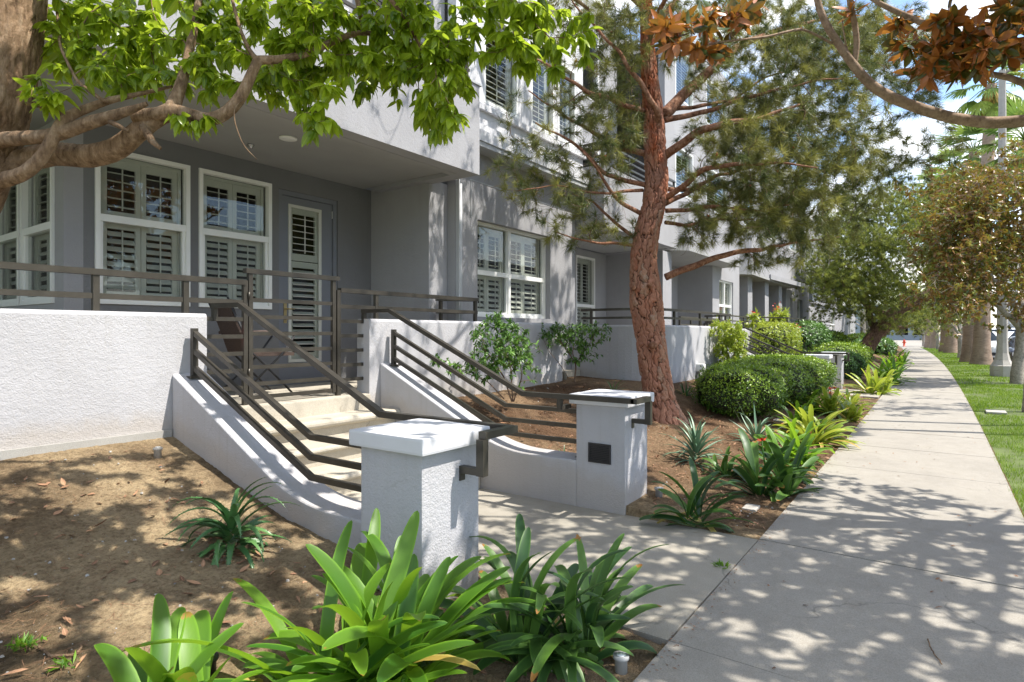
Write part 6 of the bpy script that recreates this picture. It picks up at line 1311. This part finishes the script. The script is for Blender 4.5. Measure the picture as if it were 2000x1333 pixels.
# ------------------------------------------------------------------ street furniture and cars
lp = thing('lamp_post', 'tall tapered concrete lamp post with flared base on the lawn', 'lamp post', (26.5, -1.6, 0)); b = MB()
b.lathe((26.5, -1.6, -.05), [(.34, 0), (.34, .42), (.31, .44), (.22, .62), (.17, .85), (.155, 1.2), (.15, 3), (.12, 7), (.10, 10.5)], 8, smooth=False); b.build('pole', M['palebox'], lp)
b = MB(); b.tube([(26.5, -1.6, 10.3), (26.5, -2.4, 10.7), (26.5, -3.4, 10.75)], .05, 8); b.build('arm', M['palebox'], lp); b = MB(); b.bbox(26.35, 26.65, -4.0, -3.3, 10.65, 10.82, .05); b.build('lamp_head', M['greyplastic'], lp)
def car(label, x, yl, curbside, kind, col, name='parked_car', cat='car'):
    """front faces the camera (-x); yl is the side nearer the curb"""
    t = thing(name, label, cat, (x + 2.3, yl - .95, -.15), 'cars parked along the curb'); z0 = -.155; W_ = .96 if kind == 'van' else .90; yc = yl - W_
    pm = simple('paint ' + label[:12], col, .25, .0); pm.node_tree.nodes['Principled BSDF'].inputs['Coat Weight'].default_value = .6
    if kind == 'van': st_ = [(0, .35, .62, .62, .70, .0), (.08, .28, .86, .86, .84, 0), (.5, .25, 1.05, 1.06, .93, 0), (1.0, .25, 1.12, 1.14, .96, 0), (1.15, .25, 1.13, 1.18, .96, .1), (2.05, .25, 1.16, 1.86, .96, .84), (2.9, .25, 1.17, 1.94, .96, .85), (4.6, .25, 1.18, 1.93, .96, .84), (5.05, .27, 1.18, 1.55, .95, .84), (5.15, .35, 1.1, 1.12, .93, .8)]
    else: st_ = [(0, .32, .52, .52, .66, 0), (.07, .24, .70, .70, .80, 0), (.5, .2, .84, .85, .87, 0), (1.1, .2, .92, .94, .90, 0), (1.3, .2, .93, .97, .90, .1), (2.1, .2, .94, 1.42, .90, .62), (2.8, .2, .95, 1.46, .90, .64), (3.5, .2, .97, 1.40, .90, .62), (4.15, .22, .98, 1.04, .89, .5), (4.5, .26, .92, .93, .86, 0), (4.6, .35, .8, .8, .8, 0)]
    b = MB(); rows = []
    for (sx, zb, zs, zr, hw, rw) in st_:
        hr = rw if rw else hw * .78
        rows.append([(x + sx, yc + s_ * a, z0 + z) for s_, a, z in ((-1, hw * .9, zb), (-1, hw, zb + .15), (-1, hw, zs * .8 + zb * .2), (-1, hw * .97, zs), (-1, hr, zr - .03), (-1, hr * .8, zr), (1, hr * .8, zr), (1, hr, zr - .03), (1, hw * .97, zs), (1, hw, zs * .8 + zb * .2), (1, hw, zb + .15), (1, hw * .9, zb))])
    V = np.array(rows); n, m = V.shape[:2]; i, j = np.meshgrid(np.arange(n - 1), np.arange(m), indexing='ij'); F = np.stack([i * m + j, i * m + (j + 1) % m, (i + 1) * m + (j + 1) % m, (i + 1) * m + j], -1).reshape(-1, 4)
    b.add(V.reshape(-1, 3), [F, np.arange(m)[::-1][None], (np.arange(m) + (n - 1) * m)[None]], 0, None, True); body = b.build('body', pm, t)
    fz = .62 if kind == 'van' else .52
    g1 = [k for k, s_ in enumerate(st_) if s_[5] > 0]; k0, k1 = g1[0], g1[1]; e = np.array((-.012, 0, .012)); b = MB()
    a0 = V[k0, 4] * .12 + V[k0, 3] * .88; q = [V[k0, 3] * .9 + V[k0, 8] * .1, V[k0, 8] * .9 + V[k0, 3] * .1, V[k1, 7] * .93 + V[k1, 4] * .07, V[k1, 4] * .93 + V[k1, 7] * .07]
    b.add([p + e * 1.6 for p in q], [[0, 1, 2, 3]]); b.build('windshield', M['glass_dark'], t)
    for sd, a, c_ in ((-1, 3, 4), (1, 8, 7)):
        ks = [k for k in g1[1:-1]] if kind == 'van' else g1[1:-1]
        for ka, kb in zip(ks[:-1], ks[1:]):
            A0, A1, B1, B0 = V[ka, a], V[kb, a], V[kb, c_], V[ka, c_]; up = np.array((0, sd * .012, 0)); f = lambda p, q_, t_: p * (1 - t_) + q_ * t_
            b = MB(); b.add([f(f(A0, B0, .1), f(A1, B1, .1), .05) + up, f(f(A0, B0, .1), f(A1, B1, .1), .95) + up, f(f(A0, B0, .88), f(A1, B1, .88), .95) + up, f(f(A0, B0, .88), f(A1, B1, .88), .05) + up], [[0, 1, 2, 3]]); b.build('side_window', M['glass_dark'], t)
        hl = MB(); hl.bbox(x + .03, x + .22, yc + sd * (st_[1][4] - .30), yc + sd * (st_[1][4] - .02), z0 + fz + .02, z0 + fz + .17, .03); hl.build('headlight', M['lens'], t)
        mr = MB(); xx = x + st_[k0][0] + .45; mr.bbox(xx, xx + .12, yc + sd * (W_ + .02), yc + sd * (W_ + .22), z0 + st_[k0][2] + .02, z0 + st_[k0][2] + .18, .03); mr.build('mirror', pm, t)
        for wx in ((.95, 4.1) if kind == 'van' else (.85, 3.6)):
            wr = .35 if kind == 'van' else .32; w1 = MB(); an = np.linspace(0, 2 * PI, 25); yy = yc + sd * (W_ - .10)
            w1.tube([(x + wx, yy - .11, z0 + wr), (x + wx, yy + .11 + sd * .012, z0 + wr)], wr, 26, smooth=False); wh = w1.build('wheel', M['rubber'], t); w1 = MB(); w1.tube([(x + wx, yy + sd * .10, z0 + wr), (x + wx, yy + sd * .13, z0 + wr)], wr * .62, 18, smooth=False); w1.build('rim', M['chrome'], wh)
    b = MB(); b.bbox(x - .02, x + .06, yc - .42, yc + .42, z0 + fz - .14, z0 + fz + .10, .02); gr_ = b.build('grille', M['black'], t); b = MB(); 
    for k in range(3): b.box(x - .035, x - .021, yc - .40, yc + .40, z0 + fz - .10 + k * .07, z0 + fz - .085 + k * .07)
    b.build('grille_bar', M['chrome'], gr_); b = MB(); b.bbox(x - .05, x + .2, yc - W_ * .78, yc + W_ * .78, z0 + .26, z0 + fz - .17, .04); b.build('bumper', pm if kind != 'van' else M['black'], t)
    b = MB(); b.box(x - .062, x - .052, yc - .16, yc + .16, z0 + .33, z0 + .44); b.build('number_plate', M['white'], t)
    return t
car('white passenger van parked facing the camera behind the lamp post', 46.5, -2.0, 0, 'van', (.72, .73, .74), 'parked_van', 'van')
car('dark grey car parked at the right edge in front of the white van', 37.5, -2.52, 0, 'car', (.03, .033, .04))
car('dark blue car parked beyond the white van', 63.5, -1.25, 0, 'car', (.03, .04, .08))
car('far silver car parked at the end of the row', 84, .6, 0, 'car', (.55, .56, .58))
car('white car parked far beyond the blue one', 74, -.35, 0, 'car', (.7, .7, .7))
h_ = P(1766, 674, d=66); h_[2] = -.02; hy = thing('fire_hydrant', 'small orange fire hydrant left of the far end of the sidewalk', 'hydrant', h_); b = MB(); b.lathe(h_, [(.16, 0), (.16, .05), (.10, .06), (.10, .55), (.13, .56), (.13, .6), (.10, .68), (.04, .76), (.03, .82)], 14); b.build('barrel', M['flower'], hy)
for s_ in (-1, 1): b = MB(); b.tube([(h_[0], h_[1], .42), (h_[0], h_[1] + s_ * .18, .42)], .055, 10); b.build('outlet', M['flower'], hy)
# far buildings
def simple_building(label, x0, x1, y0, y1, z1, mat, nfl, side='x', ww=2.2):
    t = thing('building', label, 'building', (x0, y0, 0)); b = MB(); b.box(x0, x1, y0, y1, -.2, z1); b.box(x0 - .15, x1 + .15, y0 - .15, y1 + .15, z1 + .001, z1 + .35); b.build('wall', mat, t)
    for f_ in range(nfl):
        zz = 1 + f_ * (z1 / nfl); 
        for y in np.arange(y0 + 1, y1 - ww, ww + 1.0):
            b = MB(); b.box(x0 - .04, x0 - .002, y, y + ww, zz, zz + z1 / nfl - 1.6); b.build('window', M['glass_dark'], t)
simple_building('white modern building far behind the white van', 120, 140, -32, -9, 11, M['band'], 3)
simple_building('low blue grey building closing the far end of the sidewalk', 150, 160, 2, 40, 7, M['bay_blue'], 1)
simple_building('cream building across the street', 20, 60, -34, -24.2, 8, M['stucco_mid'], 2)

# utility bits in the beds
def uplight(label, px, py, s_=1.0, mat='black'):
    p = GP(px, py); t = thing('garden_light', label, 'light fixture', p, 'small ground lights in the beds'); b = MB(); b.lathe((p[0], p[1], p[2] - .03), [(.028 * s_, 0), (.028 * s_, .085 * s_), (.036 * s_, .09 * s_), (.036 * s_, .105 * s_)], 20); b.build('housing', M[mat], t); b = MB(); b.lathe((p[0], p[1], p[2] + .0755 * s_), [(.02 * s_, 0), (.02 * s_, .003)], 20); b.build('lens', M['lens'], t)
uplight('black ground light among the nearest clivia leaves', 408, 1318, 1.0); uplight('ground light beside the sidewalk below the dark clivia', 1213, 1312, 1.0, 'greyplastic'); uplight('small tan ground light on soil near the left wall', 308, 892, .9, 'palebox'); uplight('grey ground light at the foot of the right pillar', 1287, 972, 1.1, 'greyplastic')
p = GP(1365, 742); ub = thing('utility_box', 'white electrical box on a stake in front of the curved wall', 'electrical box', p); b = MB(); b.bbox(p[0] - .07, p[0] + .07, p[1] - .11, p[1] + .11, p[2] + .16, p[2] + .30, .01); b.build('box_body', M['white'], ub); b = MB(); b.tube([(p[0], p[1], p[2] - .1), (p[0], p[1], p[2] + .17)], .015, 8); b.build('stake', M['greyplastic'], ub)
p = GP(1103, 742); b = MB(); b.lathe((p[0], p[1], p[2] - .03), [(.035, 0), (.035, .14), (.042, .142), (.042, .17)], 14); tag(b.build('pipe_stub', M['step']), 'short cream pipe stub at the corner of the white walls', 'pipe')
for lab, px, py, sx_, sy_ in (('square pale valve cover on the soil beside the sidewalk', 1467, 994, .17, .11), ('flat concrete meter cover in the lawn', 1945, 805, .45, .3), ('pale valve lid in the soil before the farther path', 1520, 822, .3, .2)):
    p = GP(px, py) if px < 1900 else P(px, py, z=.01); b = MB(); b.bbox(p[0] - sx_ / 2, p[0] + sx_ / 2, p[1] - sy_ / 2, p[1] + sy_ / 2, p[2] - .02, p[2] + .018, .006); tag(b.build('valve_cover', M['palebox']), lab, 'valve cover')

# ------------------------------------------------------------------ litter on the ground
def scatter(n, x0, x1, y0, y1, keep=lambda x, y: True, far=0.0):
    o = []
    while len(o) < n:
        x = x0 + (x1 - x0) * RNG.uniform() ** (1 + far); y = RNG.uniform(y0, y1)
        if (2.15 < x < 4.9 and y > 2.05) or (2.8 < x < 4.62 and y > 1.05): continue
        if keep(x, y): o.append((x, y))
    return np.array(o)
a = scatter(760, .2, 9, 1.15, 4.9, far=.3); mb = MB(); n = len(a); z = gz(a[:, 0], a[:, 1]) + .008
leaves(mb, np.stack([a[:, 0], a[:, 1], z + RNG.uniform(0, .012, n)], 1), rv(n) * np.array((1, 1, .12)), np.array([0, 0, 1.0]) + rv(n) * .35, RNG.uniform(.025, .085, n), RNG.uniform(.012, .036, n), RNG.uniform(-.9, .9, n), 'oval', 4, .35)
a = scatter(60, 2.5, 12, -.5, 1.08); n = len(a); leaves(mb, np.stack([a[:, 0], a[:, 1], np.full(n, .006)], 1), rv(n) * np.array((1, 1, .1)), np.array([0, 0, 1.0]) + rv(n) * .3, RNG.uniform(.015, .05, n), .016, .5, 'oval', 3, .3)
ab = GP(452, 1075); n = 46; xy = np.stack([RNG.normal(0, .13, n), RNG.normal(0, .13, n)], 1) + ab[:2]; leaves(mb, np.stack([xy[:, 0], xy[:, 1], gz(xy[:, 0], xy[:, 1]) + .012], 1), rv(n) * np.array((1, 1, .3)), np.array([0, 0, 1.0]) + rv(n) * .5, RNG.uniform(.03, .07, n), .028, RNG.uniform(-.9, .9, n), 'oval', 4, .35)
n = 700; x = RNG.uniform(2.5, 14, n); y = 1.09 - np.abs(RNG.normal(0, .05, n)); leaves(mb, np.stack([x, y + .00047 * x ** 2, np.full(n, .004)], 1), rv(n) * np.array((1, 1, .1)), np.array([0, 0, 1.0]) + rv(n) * .3, RNG.uniform(.006, .026, n), .008, .4, 'oval', 2, .3)
n = 2600; a = scatter(n, 4.9, 16, 1.12, 3.6, far=.5); leaves(mb, np.stack([a[:, 0], a[:, 1], gz(a[:, 0], a[:, 1]) + .012], 1), rv(n) * np.array((1, 1, .25)), np.array([0, 0, 1.0]) + rv(n) * .5, RNG.uniform(.015, .06, n), RNG.uniform(.008, .022, n), RNG.uniform(-.8, .8, n), 'oval', 2, .3)
tag(mb.build('leaf_litter', M['deadleaf']), 'dry brown fallen leaves on the garden soil', 'fallen leaves', kind='stuff')
mb = MB(); a = np.vstack([scatter(24000, 4.9, 12, 1.15, 4.2), scatter(5000, .1, 5, 1.15, 4.9)]); n = len(a); z = gz(a[:, 0], a[:, 1]) + .012; d = RNG.uniform(0, 6.28, n); l_ = RNG.uniform(.03, .11, n); dx = np.stack([np.cos(d) * l_, np.sin(d) * l_, RNG.normal(0, .008, n)], 1); pd = np.stack([-np.sin(d), np.cos(d), 0 * d], 1) * .0013; c = np.stack([a[:, 0], a[:, 1], z], 1)
mb.add(np.stack([c - pd, c + pd, c + dx], 1).reshape(-1, 3), np.arange(3 * n).reshape(-1, 3)); tag(mb.build('needle_litter', M['straw']), 'rusty pine needle litter covering the beds', 'pine needles', kind='stuff')
mb = MB(); a = scatter(900, .1, 8, 1.12, 4.9, far=.5)
for x, y in a:
    r_ = .0025 + .009 * RNG.uniform() ** 3; z = gzf(x, y) + .004; k = 6; an = np.linspace(0, 2 * PI, k, endpoint=False) + RNG.uniform(0, 1); rr = r_ * RNG.uniform(.7, 1.3, (2, k)); V = [(x + rr[0, i] * math.cos(an[i]), y + rr[0, i] * math.sin(an[i]), z) for i in range(k)] + [(x + .6 * rr[1, i] * math.cos(an[i]), y + .6 * rr[1, i] * math.sin(an[i]), z + r_ * .8) for i in range(k)]
    mb.add(V, [np.array([[i, (i + 1) % k, k + (i + 1) % k, k + i] for i in range(k)]), np.array([list(range(k, 2 * k))])], 0, None, False)
tag(mb.build('pebbles', M['palebox']), 'small pale pebbles scattered in the soil', 'pebbles', kind='stuff')
for lab, rows in (('thin root running over the soil in front of the small aloe bed', [(560, 1098), (500, 1093), (440, 1100), (380, 1110)]), ('curved dead twig on the soil at the lower left', [(75, 1265), (100, 1285), (150, 1282), (160, 1262)]), ('dead twig across the sidewalk at the bottom right', [(1812, 1250), (1818, 1270), (1840, 1300)])):
    pts = [GP(px, py) if px < 1500 else P(px, py, z=.0) for px, py in rows]; q = resample(np.array([(*(p + (0, 0, .006)), .0055 if px < 1500 else .003) for p, (px, py) in zip(pts, rows)]), .015); b = MB(); b.tube(q[:, :3] + RNG.normal(0, .0015, (len(q), 3)), q[:, 3], 6); tag(b.build('dead_twig', M['bark']), lab, 'twig')
